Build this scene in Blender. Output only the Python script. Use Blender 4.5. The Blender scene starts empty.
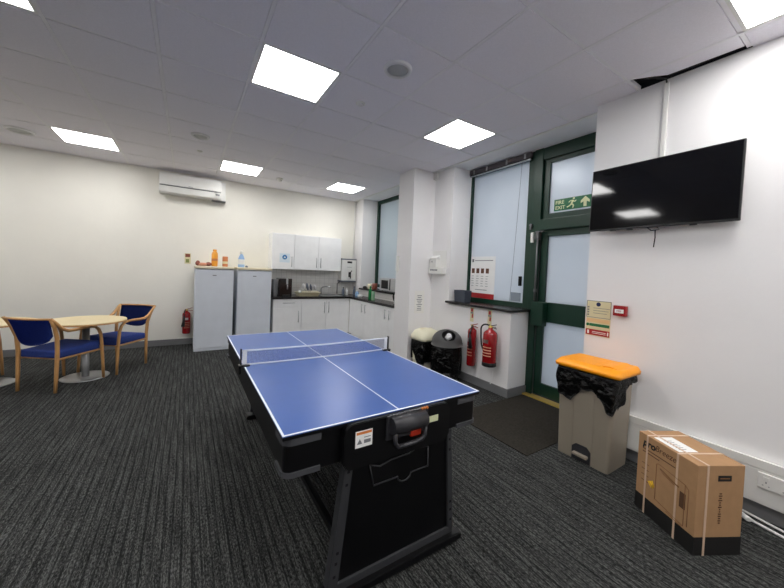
import bpy, bmesh, math, random
from mathutils import Vector, Matrix
random.seed(7)
C = bpy.context.scene.collection
PI = math.pi
H = 2.937           # ceiling height

# ------------------------------------------------------------------ materials
MATS = {}
def mat(name, col, rough=0.5, metal=0.0, bump=0.0, bscale=200, var=0.0, vscale=6, emit=None, estr=0, alpha=1, spec=None, coat=0, stretch=(1, 1, 1), bdist=0.002):
    if name in MATS: return MATS[name]
    m = bpy.data.materials.new(name); m.use_nodes = True
    nt = m.node_tree; b = nt.nodes['Principled BSDF']
    c = tuple(((x / 255) / 12.92 if x / 255 <= .04045 else ((x / 255 + .055) / 1.055) ** 2.4) for x in col) + (1,)
    b.inputs['Base Color'].default_value = c
    b.inputs['Roughness'].default_value = rough
    b.inputs['Metallic'].default_value = metal
    b.inputs['Alpha'].default_value = alpha
    if coat: b.inputs['Coat Weight'].default_value = coat
    if spec is not None: b.inputs['Specular IOR Level'].default_value = spec
    if emit:
        b.inputs['Emission Color'].default_value = emit + (1,)
        b.inputs['Emission Strength'].default_value = estr
    tc = nt.nodes.new('ShaderNodeTexCoord'); mp = nt.nodes.new('ShaderNodeMapping')
    mp.inputs['Scale'].default_value = stretch
    nt.links.new(tc.outputs['Object'], mp.inputs['Vector'])
    # every surface gets a slight procedural variation
    n = nt.nodes.new('ShaderNodeTexNoise'); n.inputs['Scale'].default_value = vscale; n.inputs['Detail'].default_value = 4
    nt.links.new(mp.outputs['Vector'], n.inputs['Vector'])
    v = var if var else 0.03
    mr = nt.nodes.new('ShaderNodeMapRange'); mr.inputs['From Min'].default_value = .3; mr.inputs['From Max'].default_value = .7
    mr.inputs['To Min'].default_value = 1 - v; mr.inputs['To Max'].default_value = 1 + v
    nt.links.new(n.outputs['Fac'], mr.inputs['Value'])
    mx = nt.nodes.new('ShaderNodeMix'); mx.data_type = 'RGBA'; mx.blend_type = 'MULTIPLY'; mx.inputs[0].default_value = 1
    mx.inputs[6].default_value = c
    nt.links.new(mr.outputs['Result'], mx.inputs[7])
    nt.links.new(mx.outputs[2], b.inputs['Base Color'])
    if bump:
        n2 = nt.nodes.new('ShaderNodeTexNoise'); n2.inputs['Scale'].default_value = bscale; n2.inputs['Detail'].default_value = 3
        nt.links.new(mp.outputs['Vector'], n2.inputs['Vector'])
        bp = nt.nodes.new('ShaderNodeBump'); bp.inputs['Strength'].default_value = bump; bp.inputs['Distance'].default_value = bdist
        nt.links.new(n2.outputs['Fac'], bp.inputs['Height']); nt.links.new(bp.outputs['Normal'], b.inputs['Normal'])
    MATS[name] = m
    return m

M = {}
M['wall'] = mat('wall_paint', (232, 231, 231), .75, bump=.35, bscale=14, var=.015, vscale=3, bdist=.004)
M['wallb'] = mat('wall_paint_warm_light', (232, 230, 221), .75, bump=.35, bscale=14, var=.015, vscale=3, bdist=.004)  # warm lamp tint on the back wall, put into its base colour
M['skirt'] = mat('skirting_grey', (116, 117, 119), .5)
M['tile'] = mat('ceiling_tile', (236, 234, 241), .9, bump=.4, bscale=260, var=.03, vscale=120)
M['tbar'] = mat('ceiling_bar', (236, 235, 239), .5)
M['soffit'] = mat('soffit_paint', (232, 232, 234), .7)
M['white'] = mat('white_laminate', (238, 239, 239), .35)
M['whiteplastic'] = mat('white_plastic', (228, 228, 224), .4)
M['fridge'] = mat('fridge_enamel', (214, 220, 228), .4)
M['cream'] = mat('cream_plastic', (228, 220, 192), .45)
M['steel'] = mat('brushed_steel', (178, 180, 182), .3, metal=.9)
M['greymetal'] = mat('grey_metal', (112, 112, 114), .4, metal=.6)
M['darkmetal'] = mat('dark_grey_leg_metal', (60, 61, 64), .45, metal=.3)
M['black'] = mat('black_laminate', (4, 4, 6), .4, spec=.3)
M['blackpl'] = mat('black_plastic', (8, 8, 10), .35, spec=.35)
M['rollerpl'] = mat('charcoal_plastic', (46, 46, 50), .35)
M['cornerpl'] = mat('grey_corner_plastic', (68, 69, 73), .4)
M['worktop'] = mat('dark_worktop', (34, 30, 30), .25, var=.2, vscale=90)
M['green'] = mat('dark_green_frame', (5, 47, 32), .42)
M['greendk'] = mat('green_black_gap', (8, 20, 17), .5)
M['blue'] = mat('table_blue', (58, 92, 160), .3, bump=.05, bscale=300, var=.03, vscale=8)
M['line'] = mat('white_line', (226, 230, 236), .5)
M['wood'] = mat('beech_wood', (194, 146, 92), .4, var=.12, vscale=9, stretch=(6, 6, 1))
M['fabric'] = mat('navy_fabric', (36, 58, 128), .9, bump=.4, bscale=500, var=.08, vscale=60)
M['maple'] = mat('pale_maple_top', (222, 204, 160), .35, var=.05, vscale=30)
M['red'] = mat('extinguisher_red', (146, 14, 20), .25, coat=.3)
M['redsign'] = mat('red_print', (164, 30, 34), .5)
M['rubber'] = mat('black_rubber', (16, 16, 17), .55)
M['yellow'] = mat('yellow_lid', (252, 160, 2), .42)
M['ivory'] = mat('ivory_plastic', (240, 234, 212), .4)
M['taupe'] = mat('taupe_plastic', (142, 133, 119), .45)
M['bag'] = mat('black_bin_liner', (13, 13, 14), .2, bump=1.0, bscale=16, bdist=.035)
M['binwhite'] = mat('ivory_bin_lid', (226, 222, 196), .4)
M['bingrey'] = mat('grey_bin_lid', (104, 104, 104), .4)
M['card'] = mat('brown_cardboard', (170, 132, 94), .8, var=.05, vscale=20)
M['cardprint'] = mat('brown_print', (88, 58, 34), .8)
M['cardfaint'] = mat('faint_brown_print', (132, 92, 56), .8)
M['blackprint'] = mat('black_print', (14, 12, 11), .7)
M['strap'] = mat('translucent_strap', (206, 178, 152), .35)
M['paper'] = mat('white_paper', (236, 236, 234), .7)
M['greyprint'] = mat('grey_print', (120, 122, 126), .7)
M['brown'] = mat('brown_photo_print', (96, 62, 44), .7)
M['screen'] = mat('tv_screen', (4, 4, 6), .06, spec=.5)
M['bezel'] = mat('tv_bezel', (28, 28, 31), .3)
M['gold'] = mat('brass_threshold', (206, 178, 92), .35, metal=.5)
M['creamsign'] = mat('cream_sign', (216, 208, 168), .6)
M['photolum'] = mat('photoluminescent_cream', (226, 232, 186), .6)
M['signgreen'] = mat('safety_green', (18, 104, 62), .5)
M['orangeprint'] = mat('orange_print', (220, 130, 60), .6)
M['navyprint'] = mat('navy_print', (26, 40, 84), .6)
M['blueprint'] = mat('blue_print', (30, 112, 168), .5)
M['orange'] = mat('orange_bottle', (232, 160, 52), .4)
M['copper'] = mat('copper_orange_carton', (196, 122, 76), .4)
M['bluebottle'] = mat('pale_blue_bottle', (146, 182, 222), .4)
M['pink'] = mat('pink_packet', (206, 146, 118), .4)
M['maroon'] = mat('maroon_print', (128, 66, 54), .5)
M['yprint'] = mat('yellow_print', (236, 190, 30), .6)
M['bottlegreen'] = mat('green_bottle', (20, 120, 60), .25)
M['mug'] = mat('brown_mug', (124, 62, 44), .4)
M['ceramic'] = mat('white_ceramic', (222, 222, 222), .3)
M['darkglass'] = mat('dark_glass', (14, 13, 14), .1)
M['mwsteel'] = mat('microwave_silver', (190, 190, 190), .35, metal=.2)
M['slate'] = mat('slate_plastic', (98, 106, 120), .45)
M['patch'] = mat('grey_film_patch', (140, 150, 160), .6)
M['void'] = mat('ceiling_void', (18, 18, 24), .9)
M['cable'] = mat('black_cable', (22, 22, 24), .5)
M['whitecable'] = mat('white_cable', (226, 226, 224), .45)
M['speaker'] = mat('speaker_mesh', (186, 188, 186), .7, bump=.5, bscale=500)
M['sprim'] = mat('speaker_rim', (226, 226, 226), .4)
M['splash'] = mat('placeholder', (222, 220, 212), .25)
M['lamp'] = mat('led_diffuser', (255, 255, 255), .5, emit=(1.0, .982, .968), estr=9.5)

def splash_tiles():
    m = bpy.data.materials.new('white_splash_tiles'); m.use_nodes = True; nt = m.node_tree; b = nt.nodes['Principled BSDF']
    tc = nt.nodes.new('ShaderNodeTexCoord'); mp = nt.nodes.new('ShaderNodeMapping'); mp.inputs['Rotation'].default_value = (PI / 2, 0, 0)
    nt.links.new(tc.outputs['Object'], mp.inputs['Vector'])
    br = nt.nodes.new('ShaderNodeTexBrick'); br.offset = 0; br.inputs['Scale'].default_value = 1
    br.inputs['Brick Width'].default_value = .1; br.inputs['Row Height'].default_value = .1; br.inputs['Mortar Size'].default_value = .003
    br.inputs['Color1'].default_value = (.74, .73, .70, 1); br.inputs['Color2'].default_value = (.71, .70, .67, 1); br.inputs['Mortar'].default_value = (.54, .53, .51, 1)
    nt.links.new(mp.outputs['Vector'], br.inputs['Vector']); nt.links.new(br.outputs['Color'], b.inputs['Base Color'])
    b.inputs['Roughness'].default_value = .2
    return m
M['splash'] = splash_tiles()

def carpet():
    m = bpy.data.materials.new('striped_carpet'); m.use_nodes = True; nt = m.node_tree; b = nt.nodes['Principled BSDF']
    tc = nt.nodes.new('ShaderNodeTexCoord')
    def noise(sx, sy, det=2, sc=1.0, rough=.5):
        mp = nt.nodes.new('ShaderNodeMapping'); mp.inputs['Scale'].default_value = (sx, sy, 1)
        nt.links.new(tc.outputs['Object'], mp.inputs['Vector'])
        n = nt.nodes.new('ShaderNodeTexNoise'); n.inputs['Scale'].default_value = sc; n.inputs['Detail'].default_value = det; n.inputs['Roughness'].default_value = rough
        nt.links.new(mp.outputs['Vector'], n.inputs['Vector']); return n.outputs['Fac']
    def math_(op, a, bb, v=None):
        n = nt.nodes.new('ShaderNodeMath'); n.operation = op
        nt.links.new(a, n.inputs[0])
        if v is None and bb is not None: nt.links.new(bb, n.inputs[1])
        elif v is None: pass
        else: n.inputs[1].default_value = v
        return n.outputs[0]
    def nt_val(v):
        n = nt.nodes.new('ShaderNodeValue'); n.outputs[0].default_value = v; return n.outputs[0]
    def absd(o):
        return math_('ABSOLUTE', math_('SUBTRACT', o, None, .5), None)
    def ss(o, a, b_):
        n = nt.nodes.new('ShaderNodeMapRange'); n.interpolation_type = 'SMOOTHSTEP'
        n.inputs['From Min'].default_value = a; n.inputs['From Max'].default_value = b_; nt.links.new(o, n.inputs['Value']); return n.outputs['Result']
    sep = nt.nodes.new('ShaderNodeSeparateXYZ'); nt.links.new(tc.outputs['Object'], sep.inputs[0]); X = sep.outputs['X']
    def groove(period, wob, ny, width):
        # evenly pitched rib lines with a little wander
        ph = math_('ADD', math_('MULTIPLY', X, None, 1 / period), math_('MULTIPLY', noise(9, ny, 2), None, wob))
        fr = math_('FRACT', ph, None)
        return ss(math_('ABSOLUTE', math_('SUBTRACT', fr, None, .5), None), width * .4, width)
    d1 = ss(noise(30, 9, 2), .38, .56); d2 = ss(noise(75, 14, 2), .42, .56)
    l1 = math_('MAXIMUM', groove(.041, .9, .5, .15), math_('MULTIPLY', d1, None, .55))
    l2 = math_('MAXIMUM', groove(.0137, .9, .8, .24), d2)
    g = math_('MULTIPLY', math_('ADD', math_('MULTIPLY', l1, None, .8), nt_val(.2)), math_('ADD', math_('MULTIPLY', l2, None, .5), nt_val(.5)))
    grain = noise(190, 55, 2, 1.0, .75); med = noise(60, 3, 1)
    t0 = math_('ADD', math_('MULTIPLY', grain, None, .75), math_('MULTIPLY', med, None, .25))
    t = math_('MULTIPLY', ss(t0, .33, .68), g)
    cr = nt.nodes.new('ShaderNodeValToRGB')
    e = cr.color_ramp.elements
    e[0].position = .0; e[0].color = (.005, .0052, .0052, 1)
    e[1].position = 1.0; e[1].color = (.125, .129, .124, 1)
    k = e.new(.45); k.color = (.040, .0415, .040, 1)
    nt.links.new(t, cr.inputs['Fac'])
    nt.links.new(cr.outputs['Color'], b.inputs['Base Color'])
    b.inputs['Roughness'].default_value = .95; b.inputs['Specular IOR Level'].default_value = .15
    bp = nt.nodes.new('ShaderNodeBump'); bp.inputs['Strength'].default_value = .5; bp.inputs['Distance'].default_value = .004
    nt.links.new(t, bp.inputs['Height']); nt.links.new(bp.outputs['Normal'], b.inputs['Normal'])
    return m
M['carpet'] = carpet()
M['mat'] = mat('entrance_mat_brown', (50, 47, 42), .95, bump=.6, bscale=220, var=.22, vscale=70, spec=.1)

def frosted(k=1, nm='frosted_glass'):
    m = bpy.data.materials.new(nm); m.use_nodes = True; nt = m.node_tree
    for n in list(nt.nodes): nt.nodes.remove(n)
    o = nt.nodes.new('ShaderNodeOutputMaterial'); mx = nt.nodes.new('ShaderNodeMixShader'); mx2 = nt.nodes.new('ShaderNodeMixShader')
    d = nt.nodes.new('ShaderNodeBsdfDiffuse'); t = nt.nodes.new('ShaderNodeBsdfTranslucent'); g = nt.nodes.new('ShaderNodeBsdfGlossy')
    n = nt.nodes.new('ShaderNodeTexNoise'); n.inputs['Scale'].default_value = 1.3; n.inputs['Detail'].default_value = 3
    tc = nt.nodes.new('ShaderNodeTexCoord'); nt.links.new(tc.outputs['Object'], n.inputs['Vector'])
    cr = nt.nodes.new('ShaderNodeValToRGB'); cr.color_ramp.elements[0].position = .3; cr.color_ramp.elements[1].position = .7
    cr.color_ramp.elements[0].color = (.62, .66, .70, 1); cr.color_ramp.elements[1].color = (.74, .77, .80, 1)
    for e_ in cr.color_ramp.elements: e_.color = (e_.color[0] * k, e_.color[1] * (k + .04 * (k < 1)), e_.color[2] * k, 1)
    nt.links.new(n.outputs['Fac'], cr.inputs['Fac']); nt.links.new(cr.outputs['Color'], d.inputs['Color'])
    t.inputs['Color'].default_value = (.80, .84, .87, 1); g.inputs['Roughness'].default_value = .3; g.inputs['Color'].default_value = (.9, .95, 1, 1)
    mx.inputs[0].default_value = .45; mx2.inputs[0].default_value = .06
    nt.links.new(d.outputs[0], mx.inputs[1]); nt.links.new(t.outputs[0], mx.inputs[2])
    nt.links.new(mx.outputs[0], mx2.inputs[1]); nt.links.new(g.outputs[0], mx2.inputs[2]); nt.links.new(mx2.outputs[0], o.inputs['Surface'])
    return m
M['frost'] = frosted()
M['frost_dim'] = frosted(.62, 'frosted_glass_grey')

def netmat():
    m = bpy.data.materials.new('net_mesh'); m.use_nodes = True; nt = m.node_tree; b = nt.nodes['Principled BSDF']
    b.inputs['Base Color'].default_value = (.05, .09, .32, 1); b.inputs['Roughness'].default_value = .8
    tc = nt.nodes.new('ShaderNodeTexCoord'); mp = nt.nodes.new('ShaderNodeMapping'); mp.inputs['Rotation'].default_value = (PI / 2, 0, 0)
    br = nt.nodes.new('ShaderNodeTexBrick'); br.offset = 0; br.inputs['Scale'].default_value = 1
    br.inputs['Brick Width'].default_value = .008; br.inputs['Row Height'].default_value = .008; br.inputs['Mortar Size'].default_value = .0009
    br.inputs['Color1'].default_value = (0, 0, 0, 1); br.inputs['Color2'].default_value = (0, 0, 0, 1); br.inputs['Mortar'].default_value = (1, 1, 1, 1)
    nt.links.new(tc.outputs['Object'], mp.inputs['Vector']); nt.links.new(mp.outputs['Vector'], br.inputs['Vector'])
    mr = nt.nodes.new('ShaderNodeMapRange'); mr.inputs['To Min'].default_value = .08; mr.inputs['To Max'].default_value = .42
    nt.links.new(br.outputs['Color'], mr.inputs['Value']); nt.links.new(mr.outputs['Result'], b.inputs['Alpha'])
    return m
M['net'] = netmat()

# ------------------------------------------------------------------ mesh helpers
class MB:
    def __init__(s): s.bm = bmesh.new(); s.smooth = False
    def box(s, x0, x1, y0, y1, z0, z1, bev=0, seg=2):
        b = bmesh.new(); bmesh.ops.create_cube(b, size=1)
        for v in b.verts:
            v.co = Vector((x0 + (v.co.x + .5) * (x1 - x0), y0 + (v.co.y + .5) * (y1 - y0), z0 + (v.co.z + .5) * (z1 - z0)))
        if bev: bmesh.ops.bevel(b, geom=list(b.edges), offset=bev, segments=seg, affect='EDGES', profile=.6)
        s.merge(b); return s
    def merge(s, b):
        me = bpy.data.meshes.new('t'); b.to_mesh(me); b.free(); s.bm.from_mesh(me); bpy.data.meshes.remove(me)
    def prism(s, pts, ax, a0, a1, bev=0):
        """polygon pts in the plane normal to axis ax, extruded a0..a1"""
        b = bmesh.new()
        def mk(p, a):
            return {0: (a, p[0], p[1]), 1: (p[0], a, p[1]), 2: (p[0], p[1], a)}[ax]
        f = b.faces.new([b.verts.new(mk(p, a0)) for p in pts])
        r = bmesh.ops.extrude_face_region(b, geom=[f])
        d = [0, 0, 0]; d[ax] = a1 - a0
        bmesh.ops.translate(b, vec=d, verts=[v for v in r['geom'] if isinstance(v, bmesh.types.BMVert)])
        bmesh.ops.recalc_face_normals(b, faces=b.faces)
        if bev: bmesh.ops.bevel(b, geom=[e for e in b.edges], offset=bev, segments=2, affect='EDGES')
        s.merge(b); return s
    def tube(s, path, r, n=10, flat=1.0, cap=True, ref=(0, 0, 1)):
        """swept tube; r number or list; flat squashes along the reference direction"""
        P = [Vector(p) for p in path]; rings = []
        rs = r if isinstance(r, (list, tuple)) else [r] * len(P)
        prev = None
        for i, p in enumerate(P):
            t = (P[min(i + 1, len(P) - 1)] - P[max(i - 1, 0)]).normalized()
            if prev is None:
                q = Vector(ref)
                if abs(q.dot(t)) > .95: q = Vector((1, 0, 0))
                u = (q - t * q.dot(t)).normalized()
            else: u = (prev - t * prev.dot(t)).normalized()
            prev = u; w = t.cross(u)
            rings.append([s.bm.verts.new(p + (u * math.cos(2 * PI * k / n) * flat + w * math.sin(2 * PI * k / n)) * rs[i]) for k in range(n)])
        for a, b in zip(rings, rings[1:]):
            for k in range(n):
                s.bm.faces.new((a[k], a[(k + 1) % n], b[(k + 1) % n], b[k])).smooth = True
        if cap:
            s.bm.faces.new(rings[0][::-1]); s.bm.faces.new(rings[-1])
        return s
    def lathe(s, prof, cx=0, cy=0, n=32, sx=1, sy=1, capb=True, capt=True, smooth=True):
        rings = []
        for r, z in prof:
            rings.append([s.bm.verts.new((cx + r * sx * math.cos(2 * PI * k / n), cy + r * sy * math.sin(2 * PI * k / n), z)) for k in range(n)])
        for a, b in zip(rings, rings[1:]):
            for k in range(n):
                s.bm.faces.new((a[k], a[(k + 1) % n], b[(k + 1) % n], b[k])).smooth = smooth
        if capb: s.bm.faces.new(rings[0][::-1])
        if capt: s.bm.faces.new(rings[-1])
        return s
    def xf(s, m): bmesh.ops.transform(s.bm, matrix=m, verts=s.bm.verts); return s
    def grid(s, pts, th=None):
        """pts[i][j] grid -> surface, optional thickness solidified"""
        V = [[s.bm.verts.new(p) for p in row] for row in pts]
        fs = []
        for i in range(len(V) - 1):
            for j in range(len(V[0]) - 1):
                f = s.bm.faces.new((V[i][j], V[i + 1][j], V[i + 1][j + 1], V[i][j + 1])); f.smooth = True; fs.append(f)
        if th: bmesh.ops.solidify(s.bm, geom=fs, thickness=th)
        return s
    def build(s, name, m, parent=None, center=False):
        me = bpy.data.meshes.new(name)
        o = bpy.data.objects.new(name, me); C.objects.link(o)
        root = parent
        while root is not None and root.parent is not None: root = root.parent
        if root is not None:
            off = root.location.copy()
            bmesh.ops.translate(s.bm, vec=-off, verts=s.bm.verts)
            o.parent = parent
        elif center:
            xs = [v.co for v in s.bm.verts]
            off = Vector(((min(v.x for v in xs) + max(v.x for v in xs)) / 2, (min(v.y for v in xs) + max(v.y for v in xs)) / 2, min(v.z for v in xs)))
            bmesh.ops.translate(s.bm, vec=-off, verts=s.bm.verts); o.location = off
        bmesh.ops.recalc_face_normals(s.bm, faces=s.bm.faces)
        s.bm.to_mesh(me); s.bm.free()
        me.materials.append(M[m] if isinstance(m, str) else m)
        return o

def B(x0, x1, y0, y1, z0, z1, bev=0): return MB().box(x0, x1, y0, y1, z0, z1, bev)
def tag(o, label, cat, group=None):
    o['label'] = label; o['category'] = cat
    if group: o['group'] = group
    return o
def thing(name, label, cat, loc, group=None):
    o = bpy.data.objects.new(name, None); C.objects.link(o); o.location = loc; o.empty_display_size = .1
    return tag(o, label, cat, group)
def struct(o): o['kind'] = 'structure'; return o
def copy_tree(o, parent=None):
    c = o.copy(); C.objects.link(c)
    if parent: c.parent = parent
    for ch in list(o.children): copy_tree(ch, c)
    return c
def text(name, s, size, origin, right, up, m, parent=None, shear=0, bold=0, align='LEFT', ext=.0005, sx=1):
    cu = bpy.data.curves.new('txt', 'FONT'); cu.body = s; cu.size = size; cu.extrude = ext; cu.shear = shear; cu.offset = bold
    cu.align_x = align; cu.align_y = 'CENTER'; cu.resolution_u = 3
    t = bpy.data.objects.new('txt', cu); C.objects.link(t)
    bpy.context.view_layer.update()
    me = bpy.data.meshes.new_from_object(t.evaluated_get(bpy.context.evaluated_depsgraph_get()))
    bpy.data.objects.remove(t)
    mb = MB(); mb.bm.from_mesh(me); bpy.data.meshes.remove(me)
    r = Vector(right).normalized() * sx; u = Vector(up).normalized(); n = r.normalized().cross(u)
    mx = Matrix(((r.x, u.x, n.x, origin[0]), (r.y, u.y, n.y, origin[1]), (r.z, u.z, n.z, origin[2]), (0, 0, 0, 1)))
    mb.xf(mx)
    return mb.build(name, m, parent)
def arc(cx, cz, r, a0, a1, n=8):
    return [(cx + r * math.cos(a0 + (a1 - a0) * k / n), cz + r * math.sin(a0 + (a1 - a0) * k / n)) for k in range(n + 1)]
def rrect(x0, x1, z0, z1, r, n=6):
    return arc(x1 - r, z0 + r, r, -PI / 2, 0, n) + arc(x1 - r, z1 - r, r, 0, PI / 2, n) + arc(x0 + r, z1 - r, r, PI / 2, PI, n) + arc(x0 + r, z0 + r, r, PI, 1.5 * PI, n)

# ------------------------------------------------------------------ room shell
XL, XP, XE, XW = -4.2, 3.215, 3.38, 3.78
YF, YB = -3.4, 5.45
# floor
struct(B(XL - .15, 4.0, YF - .15, YB + .15, -.1, 0).build('floor', 'carpet'))
# ceiling: tiles hung in a bar grid
GX = [XL] + [k * .6 for k in range(-6, 6)] + [3.215]
GY = [YF] + [k * .6 for k in range(-5, 10)] + [YB]
panels = {(1, 2), (-2, 2), (4, 2), (1, 7), (-2, 7), (4, 7), (4, -2), (1, -2), (-2, -2), (-5, 2), (-5, 7), (-5, -2), (4, -5), (1, -5)}  # rearmost two are unseen fill lamps, added to brighten the near right wall
tb = MB()
tb.box(XL - .15, 3.33, YF - .15, YB + .15, H + .05, H + .09)
ceil = MB()
for i in range(len(GX) - 1):
    for j in range(len(GY) - 1):
        x0, x1, y0, y1 = GX[i], GX[i + 1], GY[j], GY[j + 1]
        kx, ky = round(x0 / .6), round(y0 / .6)
        if (kx, ky) in panels and abs(x0 - kx * .6) < .01 and abs(y0 - ky * .6) < .01: continue
        g = .0135
        a0, a1, b0, b1 = x0 + g, x1 - g, y0 + g, y1 - g
        if kx == 5:
            if -.7 < y0 < -.5:      # tile by the pipe is cut short and slipped: dark gap beside the wall
                ceil.prism([(a0, b0), (3.16, b0), (3.145, -.20), (3.09, -.14), (3.02, -.045), (3.011, b1)], 2, H, H + .02); continue
            a1 = XP if y0 < .2 else 3.33
            if .0 < y0 + .01 < .3:  # tile meeting the pier corner
                ceil.prism([(a0, b0), (XP, b0), (XP, .31), (3.33, .31), (3.33, b1), (a0, b1)], 2, H, H + .02); continue
        if ky >= 9 or y1 >= YB - .01: b1 = YB
        ceil.box(a0, a1, b0, b1, H, H + .02)
for x in GX[1:-1]:
    tb.box(x - .011, x + .011, YF, YB, H - .0005, H + .03)
for y in GY[1:-1]:
    tb.box(XL, 3.2 if -.7 < y < -.01 else 3.33 if y > .3 else XP, y - .011, y + .011, H + .003, H + .029)
c1 = struct(ceil.build('ceiling', 'tile')); b1 = tb.build('ceiling_grid', 'tbar', c1)
struct(B(3.33, 4.0, .31, YB + .15, H, H + .09).build('ceiling', 'soffit'))
struct(B(3.315, 3.345, .31, YB, H - .012, H + .002).build('trim_1', 'whiteplastic'))
struct(B(3.0, 3.35, YF - .15, .31, H + .045, H + .06).build('ceiling', 'void'))  # dark sheet, gives the gap above the tiles its shade by colour
struct(B(XP - .004, XP - .0005, YF, .29, H + .004, H + .05).build('ceiling', 'void'))  # dark strip over the wall top, painted shade inside the ceiling gap
# walls
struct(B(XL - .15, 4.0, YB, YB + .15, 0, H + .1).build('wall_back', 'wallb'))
struct(B(XL - .15, XL, YF - .15, YB + .15, 0, H + .1).build('wall_left', 'wall'))
struct(B(XL - .15, 4.0, YF - .15, YF, 0, H + .1).build('wall_front', 'wall'))
w = MB()
w.box(XP, 4.0, YF, .31, 0, H + .05)                       # pier carrying the television
w.box(XE, 4.0, 1.215, 2.28, 0, 1.0)                       # below the near window
w.box(XE, 4.0, 2.28, 3.10, 0, H + .01)                    # between the windows
w.box(2.98, XE, 2.685, 3.08, 0, H - .0005)                # column
w.box(XE, 4.0, 3.10, 5.08, 0, 1.0)                        # below the far window
w.box(XE, 4.0, 5.08, YB, 0, H + .01)
struct(w.build('wall_right', 'wall'))
struct(B(XL, .33, YB - .015, YB, 0, .10, .003).build('baseboard_back', 'skirt'))
sk = MB()
sk.box(XE - .015, XE, 1.2, 2.67, 0, .10); sk.box(XE, XW - .05, 1.2, 1.215, 0, .10)
sk.box(2.965, XE, 2.67, 2.685, 0, .10); sk.box(XP - .015, XP, YF, .31, 0, .09)
struct(sk.build('baseboard_right', 'skirt'))

# ------------------------------------------------------------------ windows and door
def frame_rect(mb, y0, y1, z0, z1, t, x0=XW - .05, x1=XW + .05, bev=.004):
    mb.box(x0, x1, y0, y0 + t, z0, z1, bev); mb.box(x0, x1, y1 - t, y1, z0, z1, bev)
    mb.box(x0 + .001, x1 - .001, y0 + t, y1 - t, z1 - t, z1, 0); mb.box(x0 + .001, x1 - .001, y0 + t, y1 - t, z0, z0 + t, 0)
mb = MB(); frame_rect(mb, 1.24, 2.345, 1.0, H, .085)
wn = struct(mb.build('window_1', 'green'))
B(XW - .005, XW + .01, 1.3, 2.3, 1.06, 2.88).build('pane', 'frost', wn)
B(XW - .085, XW - .05, 1.345, 1.375, 1.30, 1.42, .006).build('window_handle', 'blackpl', wn)
B(XW - .012, XW - .006, 1.385, 1.53, 1.10, 1.21).build('film_patch', 'patch', wn)
mb = MB(); frame_rect(mb, 3.12, 5.08, 1.05, H, .07)
wn2 = struct(mb.build('window_2', 'green'))
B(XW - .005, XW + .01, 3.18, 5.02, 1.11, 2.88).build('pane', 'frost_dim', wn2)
# dark sills
def sill(name, y0, y1, x0, z, label, grp=None):
    o = B(x0, XW - .045, y0, y1, z - .03, z, .006).build(name, 'worktop', center=True); return tag(o, label, 'windowsill', grp)
sill('windowsill', 1.17, 2.30, 3.33, 1.03, 'dark windowsill shelf above the two red extinguishers')
sill('windowsill', 3.105, 5.06, 3.33, 1.03, 'dark windowsill above the kitchen worktop, carrying the microwave')
# door
mb = MB()
mb.box(XW - .07, XW + .06, 1.13, 1.24, 0, H, .006)                 # jamb mullion
mb.box(XW - .06, XW + .05, .22, 1.13, 2.80, H, .004)               # head
mb.box(XW - .075, XW + .05, .22, 1.13, 1.972, 2.10, .006)           # transom
mb.box(XW - .03, XW + .03, 1.06, 1.13, 2.10, 2.80, .004); mb.box(XW - .03, XW + .03, .22, 1.06, 2.10, 2.165, .004)
mb.box(XW - .03, XW + .03, .22, 1.06, 2.755, 2.80, .004)
fr = struct(mb.build('door_1', 'green'))
B(XW - .005, XW + .01, .2, 1.08, 2.15, 2.78).build('transom_pane', 'frost', fr)
dl = MB()
dl.box(XW - .035, XW + .03, 1.045, 1.125, .03, 1.975, .004); dl.box(XW - .034, XW + .03, .2, 1.045, 1.90, 1.975, .003)
dl.box(XW - .034, XW + .03, .2, 1.045, .90, 1.13, .003); dl.box(XW - .034, XW + .03, .2, 1.045, .03, .17, .003)
leaf = dl.build('door_leaf', 'green', fr)
B(XW - .006, XW + .01, .2, 1.05, .16, .91).build('lower_pane', 'frost', leaf)
B(XW - .006, XW + .01, .2, 1.05, 1.12, 1.91).build('upper_pane', 'frost', leaf)
B(XW - .05, XW - .03, 1.127, 1.131, .02, 1.98).build('door_seal', 'greymetal', fr)
B(XW - .13, XW - .036, 1.0, 1.15, .85, 1.13, .01).build('lock_cover', 'green', leaf)
MB().tube([(XW - .09, 1.135, 1.14), (XW - .09, 1.135, 1.93)], .011, 10).box(XW - .11, XW - .06, 1.115, 1.155, 1.86, 1.95, .005).box(XW - .11, XW - .07, 1.06, 1.155, 1.945, 1.96).box(XW - .1, XW - .07, 1.12, 1.15, 1.24, 1.28, .004).build('lock_rod', 'greymetal', leaf)
B(XW - .10, XW - .07, 1.19, 1.225, 1.83, 1.95, .005).build('door_contact', 'whiteplastic', fr)
MB().tube([(XW - .07, 1.235, 2.04), (XW - .1, 1.235, 2.04)], .018, 12).box(XW - .1, XW - .07, 1.225, 1.245, 1.99, 2.02).build('hinge_knob', 'greymetal', fr)
struct(B(XW - .14, XW - .035, .31, 1.21, 0, .018, .004).build('trim_2', 'gold'))
# entrance mat (loose laid)
tag(B(2.50, 3.635, .335, 1.185, .0005, .007, .002).build('entrance_mat', 'mat', center=True), 'dark brown entrance mat on the floor in front of the green door', 'mat')

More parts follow.
